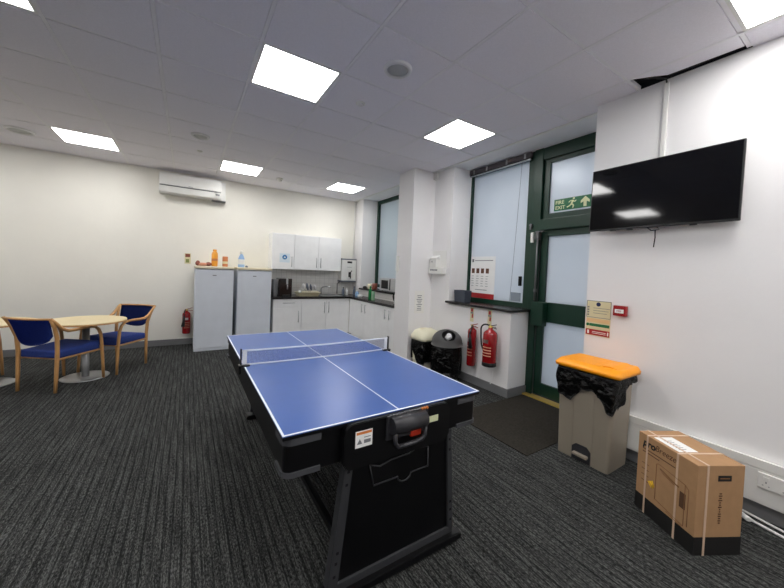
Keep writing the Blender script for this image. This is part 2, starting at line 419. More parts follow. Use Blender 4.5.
# blind headrail
t = thing('window_blind', 'raised blind headrail along the top of the window next to the door', 'blind', (3.70, 1.8, 2.84))
B(3.675, 3.715, 1.27, 2.275, 2.865, 2.925, .004).build('headrail', mat('dusky_headrail', (72, 66, 72), .5), t)
B(3.68, 3.71, 1.28, 2.27, 2.848, 2.863, .003).build('slat_stack', 'bezel', t)
B(3.676, 3.712, 1.28, 2.27, 2.836, 2.847, .002).build('bottom_rail', 'steel', t)
for y in (1.35, 1.62, 1.95, 2.18):
    B(3.665, 3.672, y - .012, y + .012, 2.86, 2.93, .002).build('clip', 'steel', t)
MB().tube([(3.69, 1.40, 2.84), (3.695, 1.44, 2.0), (3.70, 1.49, 1.09)], .0022, 6).build('pull_cord', 'greyprint', t)

# FIRE EXIT sign on the transom glass
t = thing('fire_exit_sign', 'green FIRE EXIT sign with running man and arrow on the glass above the door', 'sign', (XW - .01, .78, 2.18))
X0 = XW - .012
B(X0, X0 + .005, .58, 1.0, 2.185, 2.315).build('sign_board', 'signgreen', t)
text('lettering', 'FIRE', .056, (X0 - .001, .985, 2.276), (0, -1, 0), (0, 0, 1), 'photolum', t, bold=.0008)
text('lettering', 'EXIT', .056, (X0 - .001, .985, 2.217), (0, -1, 0), (0, 0, 1), 'photolum', t, bold=.0008)
a = MB()
def fl(p, q, r):
    a.tube([(X0 - .001, p[0], p[1]), (X0 - .001, q[0], q[1])], r, 8, flat=1)
fl((.785, 2.283), (.8, 2.242), .011); fl((.8, 2.242), (.775, 2.225), .008); fl((.775, 2.225), (.785, 2.197), .007)
fl((.8, 2.242), (.825, 2.222), .008); fl((.825, 2.222), (.85, 2.212), .007)
fl((.787, 2.28), (.765, 2.262), .006); fl((.765, 2.262), (.75, 2.278), .005); fl((.787, 2.28), (.815, 2.278), .006); fl((.815, 2.278), (.832, 2.262), .005)
a.lathe([(.001, -.002), (.012, -.001), (.012, .001), (.001, .002)], n=14).bm.verts.ensure_lookup_table()
for v in list(a.bm.verts)[-56:]: v.co = Vector((X0 - .001 + v.co.z, .777 + v.co.x, 2.300 + v.co.y))
for v in a.bm.verts: v.co.x = X0 - .001 + (v.co.x - X0 + .001) * .12
a.build('running_figure', 'photolum', t)
cy = .655
MB().prism([(cy + .016, 2.197), (cy + .016, 2.25), (cy + .046, 2.235), (cy + .046, 2.262), (cy, 2.305), (cy - .046, 2.262), (cy - .046, 2.235), (cy - .016, 2.25), (cy - .016, 2.197)], 0, X0 - .0012, X0).build('arrow', 'photolum', t)

# poster on near window
t = thing('window_poster', 'white and red safety poster with small photos stuck inside the near window', 'poster', (XW - .012, 2.02, 1.08))
px = XW - .014
B(px, px + .003, 1.80, 2.245, 1.08, 1.68).build('sheet', 'paper', t)
B(px - .001, px, 1.80, 2.245, 1.08, 1.155).build('red_band', 'redsign', t)
pm = MB()
for i in range(4): pm.box(px - .001, px, 2.17 - i * .088, 2.225 - i * .088, 1.44, 1.51)
pm.build('photo_strip', 'brown', t)
pm = MB(); pm.box(px - .001, px, 2.19, 2.225, 1.60, 1.645); pm.box(px - .001, px, 1.84, 2.17, 1.617, 1.627)
for i in range(4):
    for k in range(5):
        pm.box(px - .001, px, 2.175 - i * .088 + random.uniform(0, .015), 2.225 - i * .088, 1.395 - k * .035, 1.401 - k * .035)
pm.box(px - .001, px, 1.93, 2.15, 1.20, 1.208)
pm.build('print', 'greyprint', t)

# ------------------------------------------------------------------ ceiling lamps
names = {(1, 2): 'bright square ceiling light above the ping pong table, largest one in full view',
         (-2, 2): 'square ceiling light cut off at the top left corner of the photo',
         (4, 2): 'square ceiling light nearest the green door and its window',
         (1, 7): 'square ceiling light just right of the air conditioner',
         (-2, 7): 'square ceiling light above the blue chairs and round table',
         (4, 7): 'square ceiling light by the far kitchen window',
         (4, -2): 'square ceiling light at the top right corner by the television wall',
         (1, -2): 'square ceiling light directly above the camera',
         (-2, -2): 'square ceiling light behind the camera to the left',
         (-5, 2): 'square ceiling light near the left wall, middle row',
         (-5, 7): 'square ceiling light near the left wall, far row',
         (4, -5): 'unseen square fill light added far behind the camera by the television wall',  # this and the next are added for light on the near right wall
         (1, -5): 'unseen square fill light added far behind the camera in the middle of the room',
         (-5, -2): 'square ceiling light near the left wall behind the camera'}
for k in sorted(panels):
    x, y = k[0] * .6, k[1] * .6
    t = thing('ceiling_light', names[k], 'ceiling light', (x + .3, y + .3, H), 'square LED ceiling panels')
    f = MB(); z0, z1 = H + .0002, H + .03
    f.box(x + .0115, x + .5885, y + .0115, y + .03, z0, z1); f.box(x + .0115, x + .5885, y + .57, y + .5885, z0, z1)
    f.box(x + .0115, x + .03, y + .03, y + .57, z0, z1); f.box(x + .57, x + .5885, y + .03, y + .57, z0, z1)
    f.build('frame', 'whiteplastic', t)
    B(x + .03, x + .57, y + .03, y + .57, H + .004, H + .02).build('diffuser', 'lamp', t)

def speaker(x, y, r, label):
    t = thing('ceiling_speaker', label, 'ceiling speaker', (x, y, H - .02), 'round ceiling speakers')
    MB().lathe([(r * .74, H - .004), (r * .76, H - .018), (r * .86, H - .022), (r * .97, H - .012), (r, H - .0005)], x, y, 40, capb=False, capt=False).lathe([(r * .76, H - .018), (r * .76, H - .002)], x, y, 40, capb=False, capt=False).build('rim', 'sprim', t)
    MB().lathe([(.001, H - .012), (r * .5, H - .0115), (r * .75, H - .008), (r * .75, H - .0005)], x, y, 40).build('grille', 'speaker', t)
speaker(1.51, .91, .108, 'large round ceiling speaker nearest, between the two closest lights')
speaker(-1.53, 4.6, .13, 'round ceiling speaker at the far left above the seating')
speaker(.31, 3.36, .10, 'round ceiling speaker in front of the air conditioner')
def detector(x, y, r, h, label, grp='small round ceiling detectors'):
    t = thing('smoke_detector', label, 'smoke detector', (x, y, H - h), grp)
    MB().lathe([(r, H - .0005), (r, H - h * .35), (r * .95, H - h * .4)], x, y, 28).build('base', 'whiteplastic', t)
    MB().lathe([(r * .7, H - h * .35), (r * .66, H - h * .85), (r * .4, H - h), (.001, H - h)], x, y, 28).build('sensor_head', 'sprim', t)
detector(1.51, 1.53, .042, .022, 'small round ceiling sensor between the large speaker and the bright light')
detector(.32, 3.98, .035, .02, 'small round ceiling sensor just beyond the speaker near the air conditioner')
detector(1.53, 4.65, .055, .055, 'domed smoke detector on the ceiling in front of the kitchen cupboards')
# motion sensor at top corner of the near recess
tag(B(3.325, 3.375, 2.60, 2.68, 2.82, 2.92, .01).build('motion_sensor', 'whiteplastic', center=True), 'small white motion sensor at the top corner beside the column', 'motion sensor')

# ------------------------------------------------------------------ TV
t = thing('television', 'large black flat television mounted on the white wall above the yellow-lid bin', 'television', (3.12, -.17, 1.84))
y0, y1, z0, z1 = -.625, .285, 1.83, 2.35
B(3.135, 3.155, y0, y1, z0, z1, .006).build('bezel', 'bezel', t)
B(3.1325, 3.136, y0 + .009, y1 - .009, z0 + .014, z1 - .008).build('screen', 'screen', t)
B(3.155, 3.19, y0 + .12, y1 - .12, z0 + .05, z1 - .1, .012).build('rear_housing', 'blackpl', t)
B(3.19, XP - .001, -.32, -.02, 1.98, 2.2, .004).build('wall_bracket', 'greymetal', t)
for y in (-.4, -.02, .1): B(3.137, 3.15, y - .02, y + .02, z0 - .007, z0 + .004, .002).build('foot_mount', 'blackpl', t)
MB().tube([(3.15, -.19, 1.835), (3.148, -.21, 1.81), (3.148, -.16, 1.807), (3.147, -.135, 1.83)], .004, 6).tube([(3.148, -.185, 1.81), (3.15, -.187, 1.75), (3.15, -.182, 1.68)], .004, 6).build('cable', 'cable', t)
t.rotation_euler = (0, math.radians(1.9), 0)
t = thing('cable_conduit', 'white cable trunking strip running from the ceiling down behind the television', 'conduit', (3.2, -.17, 2.3))
B(XP - .016, XP - .0005, -.195, -.165, 2.30, H - .02, .002).build('channel', 'whiteplastic', t)
B(XP - .018, XP - .016, -.1905, -.1695, 2.30, H - .03).build('cover', 'whiteplastic', t)
# cables in the ceiling gap
cb = MB()
for k, (o1, o2) in enumerate(((0, 0), (.012, .006), (.02, -.006), (.03, .01))):
    cb.tube([(3.02 + o1, -.03 - .02 * k, H + .02), (3.09, -.09 - o1, H + .008 + o2), (3.15, -.15 + o2, H + .004), (XP - .025, -.18, H - .004), (XP - .012, -.18, H - .03)], .006, 6)
cb.tube([(3.17, -.2, H + .015), (3.19, -.35, H + .02), (3.195, -.6, H + .03)], .011, 6)
tag(cb.build('ceiling_cable', 'cable', center=True), 'bundle of black cables poking from the gap at the ceiling edge', 'cable')

# ------------------------------------------------------------------ signs by the door
t = thing('fire_action_sign', 'cream, green and red fire action notice on the wall between door and bin', 'sign', (XP - .003, .2, .93))
x = XP - .004
B(x, XP - .0005, .105, .30, .93, 1.235, .001).build('notice_board', 'creamsign', t)
f = MB()
for a0, a1, c0, c1 in ((.105, .30, 1.230, 1.235), (.105, .109, 1.09, 1.235), (.296, .30, 1.09, 1.235), (.105, .30, 1.088, 1.092)): f.box(x - .0008, x, a0, a1, c0, c1)
for k in range(3): f.box(x - .0008, x, .115 + .01 * k, .245, 1.17 - k * .022, 1.1735 - k * .022)
for k in range(4): f.box(x - .0008, x, .278, .292, 1.17 - k * .022, 1.183 - k * .022)
f.build('print', 'greyprint', t)
d = MB().lathe([(.018, 0), (.018, .0008)], n=20); d.xf(Matrix.Translation((x, .205, 1.205)) @ Matrix.Rotation(-PI / 2, 4, 'Y')); d.build('round_emblem', 'navyprint', t)
B(x - .0008, x, .11, .296, 1.045, 1.08).build('orange_band', mat('peach_print', (226, 190, 140), .6), t)
f = MB(); f.box(x - .0008, x, .11, .27, 1.012, 1.036); f.lathe([(.013, 0), (.013, .0008)], n=16).bm.verts.ensure_lookup_table()
for v in list(f.bm.verts)[-32:]: v.co = Vector((x - v.co.z, .284 + v.co.x, 1.024 + v.co.y))
f.build('green_band', 'signgreen', t)
B(x - .0008, x, .107, .298, .935, .985).build('red_band', 'redsign', t)
f = MB(); f.box(x - .0014, x - .0008, .135, .245, .962, .967); f.box(x - .0014, x - .0008, .135, .245, .95, .954); f.box(x - .0014, x - .0008, .27, .285, .945, .975); f.box(x - .0014, x - .0008, .115, .125, .945, .975)
f.build('white_print', 'paper', t)
t = thing('fire_call_point', 'small red fire alarm call point on the wall right of the fire notice', 'fire alarm', (XP - .02, .03, 1.13))
B(XP - .045, XP - .0005, -.018, .075, 1.13, 1.215, .006).build('housing', 'red', t)
B(XP - .047, XP - .045, -.003, .06, 1.155, 1.185).build('break_panel', 'paper', t)
text('lettering', 'FIRE', .02, (XP - .0475, .029, 1.170), (0, -1, 0), (0, 0, 1), 'redsign', t, align='CENTER')

# ------------------------------------------------------------------ dado trunking and socket
t = thing('cable_trunking', 'long white wall trunking running low along the wall behind the cardboard box', 'trunking', (3.18, -1.6, .1))
B(3.155, XP - .0005, YF + .01, .02, .105, .355, .004).build('trunking_body', 'whiteplastic', t)
B(3.148, 3.155, YF + .01, .02, .32, .372, .003).build('top_cover', 'whiteplastic', t)
B(3.152, 3.155, YF + .01, .02, .12, .31, .001).build('centre_cover', 'whiteplastic', t)
def socket(y, label):
    t = thing('wall_socket', label, 'socket', (3.14, y, .22), 'double sockets on the trunking')
    B(3.139, 3.1515, y - .075, y + .075, .212, .302, .004).build('face_plate', 'whiteplastic', t)
    for s in (-1, 1):
        B(3.135, 3.139, y + s * .04 - .012, y + s * .04 + .012, .264, .285, .002).build('rocker_switch', 'whiteplastic', t)
        f = MB()
        f.box(3.1385, 3.1392, y + s * .04 - .003, y + s * .04 + .003, .247, .256); f.box(3.1385, 3.1392, y + s * .04 - .015, y + s * .04 - .009, .230, .234); f.box(3.1385, 3.1392, y + s * .04 + .009, y + s * .04 + .015, .230, .234)
        f.build('pin_hole', 'greyprint', t)
socket(-.85, 'white double socket on the trunking at the right edge of the photo')
tag(MB().tube([(3.22 - .03, -.62, .012), (3.14, -.72, .012), (3.10, -.78, .010), (3.08, -.86, .010), (3.05, -1.0, .010)], .008, 8).tube([(3.10, -.74, .018), (3.08, -.765, .018)], .02, 8, flat=.6).build('white_cable', 'whitecable', center=True), 'white flex with inline plug on the carpet behind the cardboard box', 'cable')
tag(MB().tube([(3.185, -.60, .010), (3.18, -.72, .010), (3.15, -.84, .010), (3.125, -.95, .010), (3.12, -1.1, .010)], .007, 8).build('white_cable', 'whitecable', center=True), 'plain white cable along the foot of the wall below the socket', 'cable')

# ------------------------------------------------------------------ pedal bin with yellow lid
t = thing('pedal_bin', 'tall taupe pedal bin with a yellow lid and black liner, against the wall', 'bin', (2.97, .08, 0))
def ring(cx, cy, hx, hy, r, z, n=6):
    return [(p[0], p[1], z) for p in rrect(cx - hx, cx + hx, cy - hy, cy + hy, r, n)]
def loft(mb, rings, capb=True, capt=True, smooth=True):
    V = [[mb.bm.verts.new(p) for p in r] for r in rings]
    for a, b in zip(V, V[1:]):
        for k in range(len(a)):
            mb.bm.faces.new((a[k], a[(k + 1) % len(a)], b[(k + 1) % len(a)], b[k])).smooth = smooth
    if capb: mb.bm.faces.new(V[0][::-1])
    if capt: mb.bm.faces.new(V[-1])
    return mb
bx, by = 2.965, .085
mb = MB(); loft(mb, [ring(bx, by, .148, .190, .02, 0.0), ring(bx, by, .15, .192, .025, .02), ring(bx, by, .16, .208, .035, .70)], smooth=False)
body = mb.build('bin_body', 'taupe', t)
# recessed pedal bay at the front
bpn = MB().prism([(by - .07, .004), (by + .07, .004), (by + .07, .10), (by + .04, .13), (by - .04, .13), (by - .07, .10)], 0, bx - .1535, bx - .1).build('pedal_recess', 'rollerpl', t)
MB().box(bx - .185, bx - .145, by - .055, by + .055, .045, .066, .006).build('pedal', 'taupe', t)
for s in (-1, 1):
    q = MB().prism([(by + s * .072, .002), (by + s * .078, .002), (by + s * .078, .60), (by + s * .072, .60)], 0, bx - .1535, bx - .14)
    for v in q.bm.verts: v.co.x += -(v.co.z / .70) * .010
    q.build('front_rib', 'taupe', t)
def liner(name, parent, outline, z0, zf, n=96, amp=.008, fl=.02, m='bag', seed=1):
    rnd = random.Random(seed); ph = [rnd.uniform(0, 6.28) for _ in range(8)]
    rows = []
    K = 9
    for j in range(K):
        f = j / (K - 1); row = []
        for k in range(n + 1):
            tt = (k % n) / n
            x, y, nx, ny = outline(tt)
            z = z0 + (zf(tt) - z0) * f
            d = .004 + fl * math.sin(f * PI * .9) + amp * f * (math.sin(tt * 62.8 + ph[0] + 3 * f) + .7 * math.sin(tt * 94.2 * 1 + ph[1] - 4 * f) + .6 * math.sin(tt * 150.8 + ph[2] + 5 * f)) * .6
            d = max(d, .003)
            row.append((x + nx * d, y + ny * d, z))
        rows.append(row)
    mb = MB(); mb.grid(rows, .002)
    return mb.build(name, m, parent)
def rect_outline(cx, cy, hx, hy, r, taper=0):
    P = rrect(cx - hx, cx + hx, cy - hy, cy + hy, r, 8); 
    L = [0]
    for i in range(len(P)): L.append(L[-1] + math.dist(P[i], P[(i + 1) % len(P)]))
    def f(t):
        s = t * L[-1]
        for i in range(len(P)):
            if L[i + 1] >= s and L[i + 1] > L[i]:
                u = (s - L[i]) / (L[i + 1] - L[i]); a, b = P[i], P[(i + 1) % len(P)]
                x, y = a[0] + (b[0] - a[0]) * u, a[1] + (b[1] - a[1]) * u
                d = Vector((b[0] - a[0], b[1] - a[1])).normalized()
                return x, y, d.y, -d.x
        return P[0][0], P[0][1], 1, 0
    return f
ol = rect_outline(bx, by, .165, .215, .035)
def zf(tt):
    x, y, nx, ny = ol(tt)
    if x < bx - .12:          # front face: high in the middle, a long point near the right end
        u = y - by
        P = [(-.22, .53), (-.205, .43), (-.17, .455), (-.12, .545), (-.06, .575), (0, .57), (.04, .53), (.09, .455), (.15, .475), (.22, .50)]
        z = P[0][1]
        for (a_, za), (b_, zb_) in zip(P, P[1:]):
            if a_ <= u <= b_: z = za + (zb_ - za) * (u - a_) / (b_ - a_)
        return z + .004 * math.sin(y * 90)
    if y < by - .15: return min(.65, .44 + (x - (bx - .15)) * 1.1)
    return .55
liner('bin_liner', t, ol, .715, zf, 160, .016, .013)
mb = MB()
z = .715
loft(mb, [ring(bx, by - .006, .184, .238, .03, z), ring(bx, by - .006, .188, .242, .032, z + .02), ring(bx, by - .006, .182, .238, .035, z + .03), ring(bx + .02, by - .006, .155, .225, .03, z + .052), ring(bx + .02, by - .006, .145, .215, .03, z + .054)])
lid = mb.build('bin_lid', 'yellow', t)
MB().prism([(by - .205, z + .045), (by - .20, z + .054), (by - .155, z + .064), (by - .10, z + .060), (by - .075, z + .05)], 0, bx - .11, bx + .15, .003).build('lid_grip', 'yellow', lid)
B(bx - .12, bx + .155, by - .045, by - .041, z + .045, z + .0555).build('lid_ridge', 'yellow', lid)

# ------------------------------------------------------------------ cardboard box
t = thing('cardboard_box', 'brown strapped cardboard appliance box with black base band standing on the carpet', 'box', (2.47, -.66, 0))
LB, WB, HB = .37, .265, .478
def LBX(x0, x1, y0, y1, z0, z1, bev=0): return B(x0 + 2.47, x1 + 2.47, y0 - .66, y1 - .66, z0, z1, bev)
LBX(0, WB, 0, LB, .0, HB, .004).build('carton', 'card', t)
bb = MB(); e = .0012
bb.box(2.47 - e, 2.47 + WB + e, -.66 - e, -.66 + LB + e, .001, .098)
bb.build('black_base_band', 'blackprint', t)
O = Vector((2.47, -.66, 0))
def onL(y, z, o=0): return (2.47 - .0008 - o, -.66 + y, z)
text('lettering', 'pro', .058, onL(.335, .428), (0, -1, 0), (0, 0, 1), 'blackprint', t, shear=.2, bold=.0022)
text('lettering', 'Breeze', .050, onL(.252, .432), (0, -1, 0), (0, 0, 1), 'cardprint', t, shear=.2, sx=.95)
pr = MB(); 
for k, (a0, a1) in enumerate(((.335, .12), (.335, .22))): pr.box(2.47 - .001, 2.47, -.66 + a1, -.66 + a0, .388 - k * .018, .393 - k * .018)
for k in range(4): pr.box(2.47 - .001, 2.47, -.66 + .285, -.66 + .335, .30 - k * .035, .303 - k * .035)
pr.build('small_print', 'cardprint', t)
pr = MB()
def ln(p, q, r=.0016):
    pr.tube([onL(p[0], p[1]), onL(q[0], q[1])], r, 6)
A = [(.235, .135), (.235, .345), (.222, .352), (.06, .335), (.06, .11), (.235, .135)]
for p, q in zip(A, A[1:]): ln(p, q)
ln((.21, .33), (.095, .30), .004); ln((.20, .315), (.12, .295), .0015); ln((.06, .335), (.04, .32)); ln((.04, .32), (.04, .12)); ln((.16, .115), (.07, .10), .002)
pr.build('line_drawing', 'cardfaint', t)
LBX(-.001, 0, .055, .088, .20, .285).build('control_panel_print', 'cardprint', t)
pr = MB()
for k in range(4): pr.tube([onL(.285 - .009 * k, .21 + .006 * k), onL(.262 - .006 * k, .185 + .012 * (k % 2))], .003, 6)
pr.build('yellow_mark', 'yprint', t)
LBX(.115, .19, -.001, 0, .395, .425).build('dark_label', 'blackprint', t)
pr = MB(); pr.box(2.47 + .125, 2.47 + .18, -.66 - .0014, -.66 - .001, .407, .413); pr.build('label_line', 'cardfaint', t)
pr = MB(); rr = random.Random(3)
for k in range(14):
    w_ = rr.uniform(.006, .022); pr.box(2.47 + .135 - w_ / 2, 2.47 + .135 + w_ / 2, -.66 - .001, -.66, .17 + k * .012, .176 + k * .012)
pr.build('side_print', 'cardprint', t)
sp = MB(); s_ = .0018
for y in (.305, .11):
    sp.box(2.47 - s_, 2.47 - .0004, y - .66 - .006, y - .66 + .006, 0.0, HB + s_); sp.box(2.47 - s_, 2.47 + WB + s_, y - .66 - .006, y - .66 + .006, HB, HB + s_)
    sp.box(2.47 + WB, 2.47 + WB + s_, y - .66 - .006, y - .66 + .006, 0, HB + s_)
sp.box(2.47 + .05, 2.47 + .062, -.66 - s_ - .0004, -.66 - .0004, 0, HB + s_); sp.box(2.47 + .05, 2.47 + .062, -.66 - s_, -.66 + LB + s_, HB + .0005, HB + s_ + .0008)
sp.build('strap', 'strap', t)
LBX(.02, .135, .125, .285, HB, HB + .001).build('shipping_label', 'paper', t)
pr = MB()
for k in range(6): pr.box(2.47 + .045, 2.47 + .09, -.66 + .15 + k * .018, -.66 + .154 + k * .018, HB + .001, HB + .0015)
pr.build('label_print', 'greyprint', t)
t.rotation_euler = (0, 0, math.atan2(-.48, .88)); t.location = (2.46, -.668, 0)

# ------------------------------------------------------------------ table tennis / games table
t = thing('ping_pong_table', 'blue topped table tennis games table on black trapezoid end panels', 'table', (1.04, 1.01, 0))
xa, xb, ya, yb = .515, 1.565, .02, 2.01
TZ = .785
B(xa, xb, ya, yb, TZ - .004, TZ, .001).build('playing_surface', 'blue', t)
ps = t.children[0]
lm = MB(); L = .010; z0, z1 = TZ + .0002, TZ + .0012
lm.box(xa + .001, xa + L, ya, yb, z0, z1); lm.box(xb - L, xb - .001, ya, yb, z0, z1); lm.box(xa + L, xb - L, ya + .001, ya + L, z0, z1); lm.box(xa + L, xb - L, yb - L, yb - .001, z0, z1)
lm.box(1.037, 1.043, ya + L, yb - L, z0, z1)
lm.build('court_line', 'line', ps)
B(xa + .001, xb - .001, ya + .001, yb - .001, TZ - .018, TZ - .0045, .002).build('surface_board', 'black', t)
# apron ring of the reversible games body
zb, zt = .618, TZ - .019
ap = MB()
ap.box(xa + .012, xa + .04, ya + .04, yb - .04, zb, zt); ap.box(xb - .04, xb - .012, ya + .04, yb - .04, zb, zt)
ap.box(xa + .04, xb - .04, ya + .012, ya + .04, zb, zt); ap.box(xa + .04, xb - .04, yb - .04, yb - .012, zb, zt)
ap.box(xa + .04, xb - .04, ya + .04, yb - .04, zb + .03, zb + .045)
for cx, sx in ((xa + .04, -1), (xb - .04, 1)):
    for cy, sy in ((ya + .04, -1), (yb - .04, 1)):
        pts = [(cx, cy)] + [(cx + sx * .028 * math.cos(a * PI / 12), cy + sy * .028 * math.sin(a * PI / 12)) for a in range(7)]
        ap.prism(pts, 2, zb, zt)
ap.build('apron', 'black', t)
ap = MB()
MBn = []
def strip(x0, x1, y0, y1, za, zb_):
    return MB().box(x0, x1, y0, y1, za, zb_, .004)
for (cx, sx) in ((xa, 1), (xb, -1)):
    for (cy, sy) in ((ya, 1), (yb, -1)):
        for (za, zz) in ((zt - .028, zt - .001), (zb - .006, zb + .014)):
            R_ = .045; X1, Y1 = cx + sx * .004, cy + sy * .004
            outer = [(X1 + sx * .15, Y1)] + [(X1 + sx * (R_ - R_ * math.sin(a * PI / 12)), Y1 + sy * (R_ - R_ * math.cos(a * PI / 12))) for a in range(7)] + [(X1, Y1 + sy * .12)]
            r_ = R_ - .008
            inner = [(X1 + sx * .008, Y1 + sy * .12)] + [(X1 + sx * (R_ - r_ * math.sin(a * PI / 12)), Y1 + sy * (R_ - r_ * math.cos(a * PI / 12))) for a in range(6, -1, -1)] + [(X1 + sx * .15, Y1 + sy * .008)]
            m_ = MB().prism(outer + inner, 2, za, zz)
            m_.build('corner_protector', 'cornerpl', t)
def table_end(yo, s):
    """yo outer face of the end, s=+1 goes into the table"""
    def yy(a, b): return sorted((yo + s * a, yo + s * b))
    # arched end plate
    y = yy(-.022, .011)
    pts = [(.775, .585), (1.315, .585), (1.335, .62)] + arc(1.29, .735, .045, 0, PI / 2, 5) + arc(.80, .735, .045, PI / 2, PI, 5) + [(.755, .62)]
    MB().prism(pts, 1, y[0], y[1], .004).build('end_plate', 'blackpl', t)
    # leg panel and posts
    y = yy(.02, .045)
    zl, zh = .07, .615
    MB().prism([(.76, zl), (1.40, zl), (1.36, zh), (.82, zh)], 1, y[0] + .004, y[1] - .004).build('leg_panel', 'black', t)
    y = yy(.012, .056)
    for P in ([(.72, zl), (.768, zl), (.825, zh), (.785, zh)], [(1.425, zl), (1.39, zl), (1.35, zh), (1.385, zh)]):
        o = MB().prism(P, 1, y[0], y[1], .003).build('leg_post', 'darkmetal', t)
        for k in range(5):
            f = (.1, .2, .28, .8, .9)[k]; cx = P[0][0] * .5 + P[1][0] * .5 + ((P[2][0] + P[3][0]) / 2 - (P[0][0] + P[1][0]) / 2) * f; cz = zl + (zh - zl) * f
            h = MB(); h.box(cx - .006, cx + .006, (y[0] if s > 0 else y[1]) - .0008, (y[0] if s > 0 else y[1]) + .0008, cz - .006, cz + .006)
            h.build('bolt_hole', 'void', o)
    y = yy(.005, .062)
    MB().box(.74, 1.42, y[0] + .008, y[1] - .008, .05, .085, .003).build('bottom_rail', 'darkmetal', t)
    y = yy(-.012, .08)
    foot = MB().prism([(.70, 0.012), (1.455, 0.012), (1.47, .03), (1.455, .05), (.70, .05), (.685, .03)], 1, y[0], y[1], .004).build('foot', 'blackpl', t)
    for x_ in (.73, 1.43): MB().lathe([(.02, 0), (.02, .013)], x_, (y[0] + y[1]) / 2, 12).build('leveller', 'rubber', foot)
table_end(ya, 1); table_end(yb, -1)
MB().box(.83, .86, ya + .05, yb - .05, .10, .14, .003).build('stretcher', 'black', t)
MB().box(1.35, 1.38, ya + .05, yb - .05, .10, .14, .003).build('stretcher', 'black', t)
# near end fittings
yn = ya - .022
hb = MB().tube([(.972, yn - .020, .742), (1.155, yn - .020, .742)], .037, 20).box(.955, 1.185, yn - .01, yn, .675, .782, .003)
hb.build('roller_housing', 'rollerpl', t)
MB().tube([(.985, yn - .034, .72), (.985, yn - .036, .672), (1.0, yn - .034, .65), (1.04, yn - .030, .645), (1.10, yn - .030, .647), (1.135, yn - .034, .655), (1.148, yn - .036, .672), (1.148, yn - .034, .72)], .010, 10).build('pull_handle', 'rollerpl', t)
B(1.085, 1.145, yn - .012, yn, .662, .69, .004).build('lock_tab', mat('orange_red_tab', (196, 52, 24), .4), t)
B(.808, .888, yn - .0015, yn, .675, .745).build('warning_label', 'paper', t); wl = t.children[-1]
B(.812, .884, yn - .002, yn - .0015, .73, .741).build('orange_header', 'orangeprint', wl)
f = MB().prism([(.815, .69), (.84, .69), (.8275, .712)], 1, yn - .002, yn - .0015); f.box(.848, .88, yn - .002, yn - .0015, .69, .705); f.box(.848, .88, yn - .002, yn - .0015, .714, .717)
f.build('black_symbol', 'greyprint', wl)
B(1.20, 1.255, yn - .0015, yn, .70, .73).build('small_plate', mat('pale_green_label', (206, 210, 170), .5), t)
tr = MB()
pts = [(.905, .555), (.93, .455), (1.06, .455), (1.065, .437), (1.085, .425), (1.11, .425), (1.13, .437), (1.135, .455), (1.24, .455), (1.235, .555)]
yq = ya + .020
tr.tube([(p[0], yq, p[1]) for p in pts], .004, 6)
tr.tube([(.905, yq, .555), (.96, yq, .535), (1.02, yq, .55), (1.12, yq, .55), (1.16, yq, .565), (1.235, yq, .555)], .004, 6)
tr.build('panel_moulding', 'rollerpl', t)
for x_ in (.905, 1.235):
    q = MB().lathe([(.012, 0), (.012, .006)], n=14).xf(Matrix.Translation((x_, yq + .002, .572)) @ Matrix.Rotation(PI / 2, 4, 'X')); q.build('screw_cap', 'rollerpl', t)
rp = MB()
for k in range(12): rp.tube([(.975 + k * .0145, yn - .012, .781), (.975 + k * .0145, yn - .004, .783)], .006, 6)
rp.build('score_bead', 'greymetal', t)
rp = MB()
for k in range(3): rp.tube([(.975 + (12 + k) * .0145, yn - .012, .781), (.975 + (12 + k) * .0145, yn - .004, .783)], .006, 6)
rp.build('red_score_bead', 'orangeprint', t)

# net
t = thing('table_tennis_net', 'low net with white tape clamped across the middle of the blue table', 'net', (1.04, 1.0, TZ))
xn0, xn1 = .505, 1.572
B(xn0, xn1, .9995, 1.0005, TZ + .012, TZ + .098).build('mesh_panel', 'net', t)
def tape(z, h, nm):
    P = []
    for k in range(21):
        x_ = xn0 + (xn1 - xn0) * k / 20; P.append((x_, 1.0, z - .006 * math.sin(PI * k / 20)))
    mb = MB(); mb.tube(P, h / 2, 8, flat=1); 
    for v in mb.bm.verts: v.co.y = 1.0 + (v.co.y - 1.0) * .3
    mb.build(nm, 'line', t)
tape(TZ + .098, .011, 'top_tape'); tape(TZ + .010, .009, 'bottom_cord')
for x_, s in ((xn0, -1), (xn1, 1)):
    B(x_ + s * .002, x_ + s * .010, .99, 1.01, TZ + .0, TZ + .112, .003).build('post', 'blackpl', t) if s > 0 else B(x_ - .010, x_ - .002, .99, 1.01, TZ + .0, TZ + .112, .003).build('post', 'blackpl', t)
    a0, a1 = sorted((x_ + s * .02, x_ - s * .045))
    MB().box(a0, a1, .975, 1.025, TZ + .0015, TZ + .010, .002).box(*sorted((x_ + s * .02, x_ + s * .006)), .98, 1.02, TZ - .045, TZ + .008, .002).build('clamp', 'blackpl', t)
    B(*sorted((x_ - s * .002, x_ - s * .028)), .998, 1.002, TZ + .012, TZ + .096).build('net_sleeve', 'line', t)

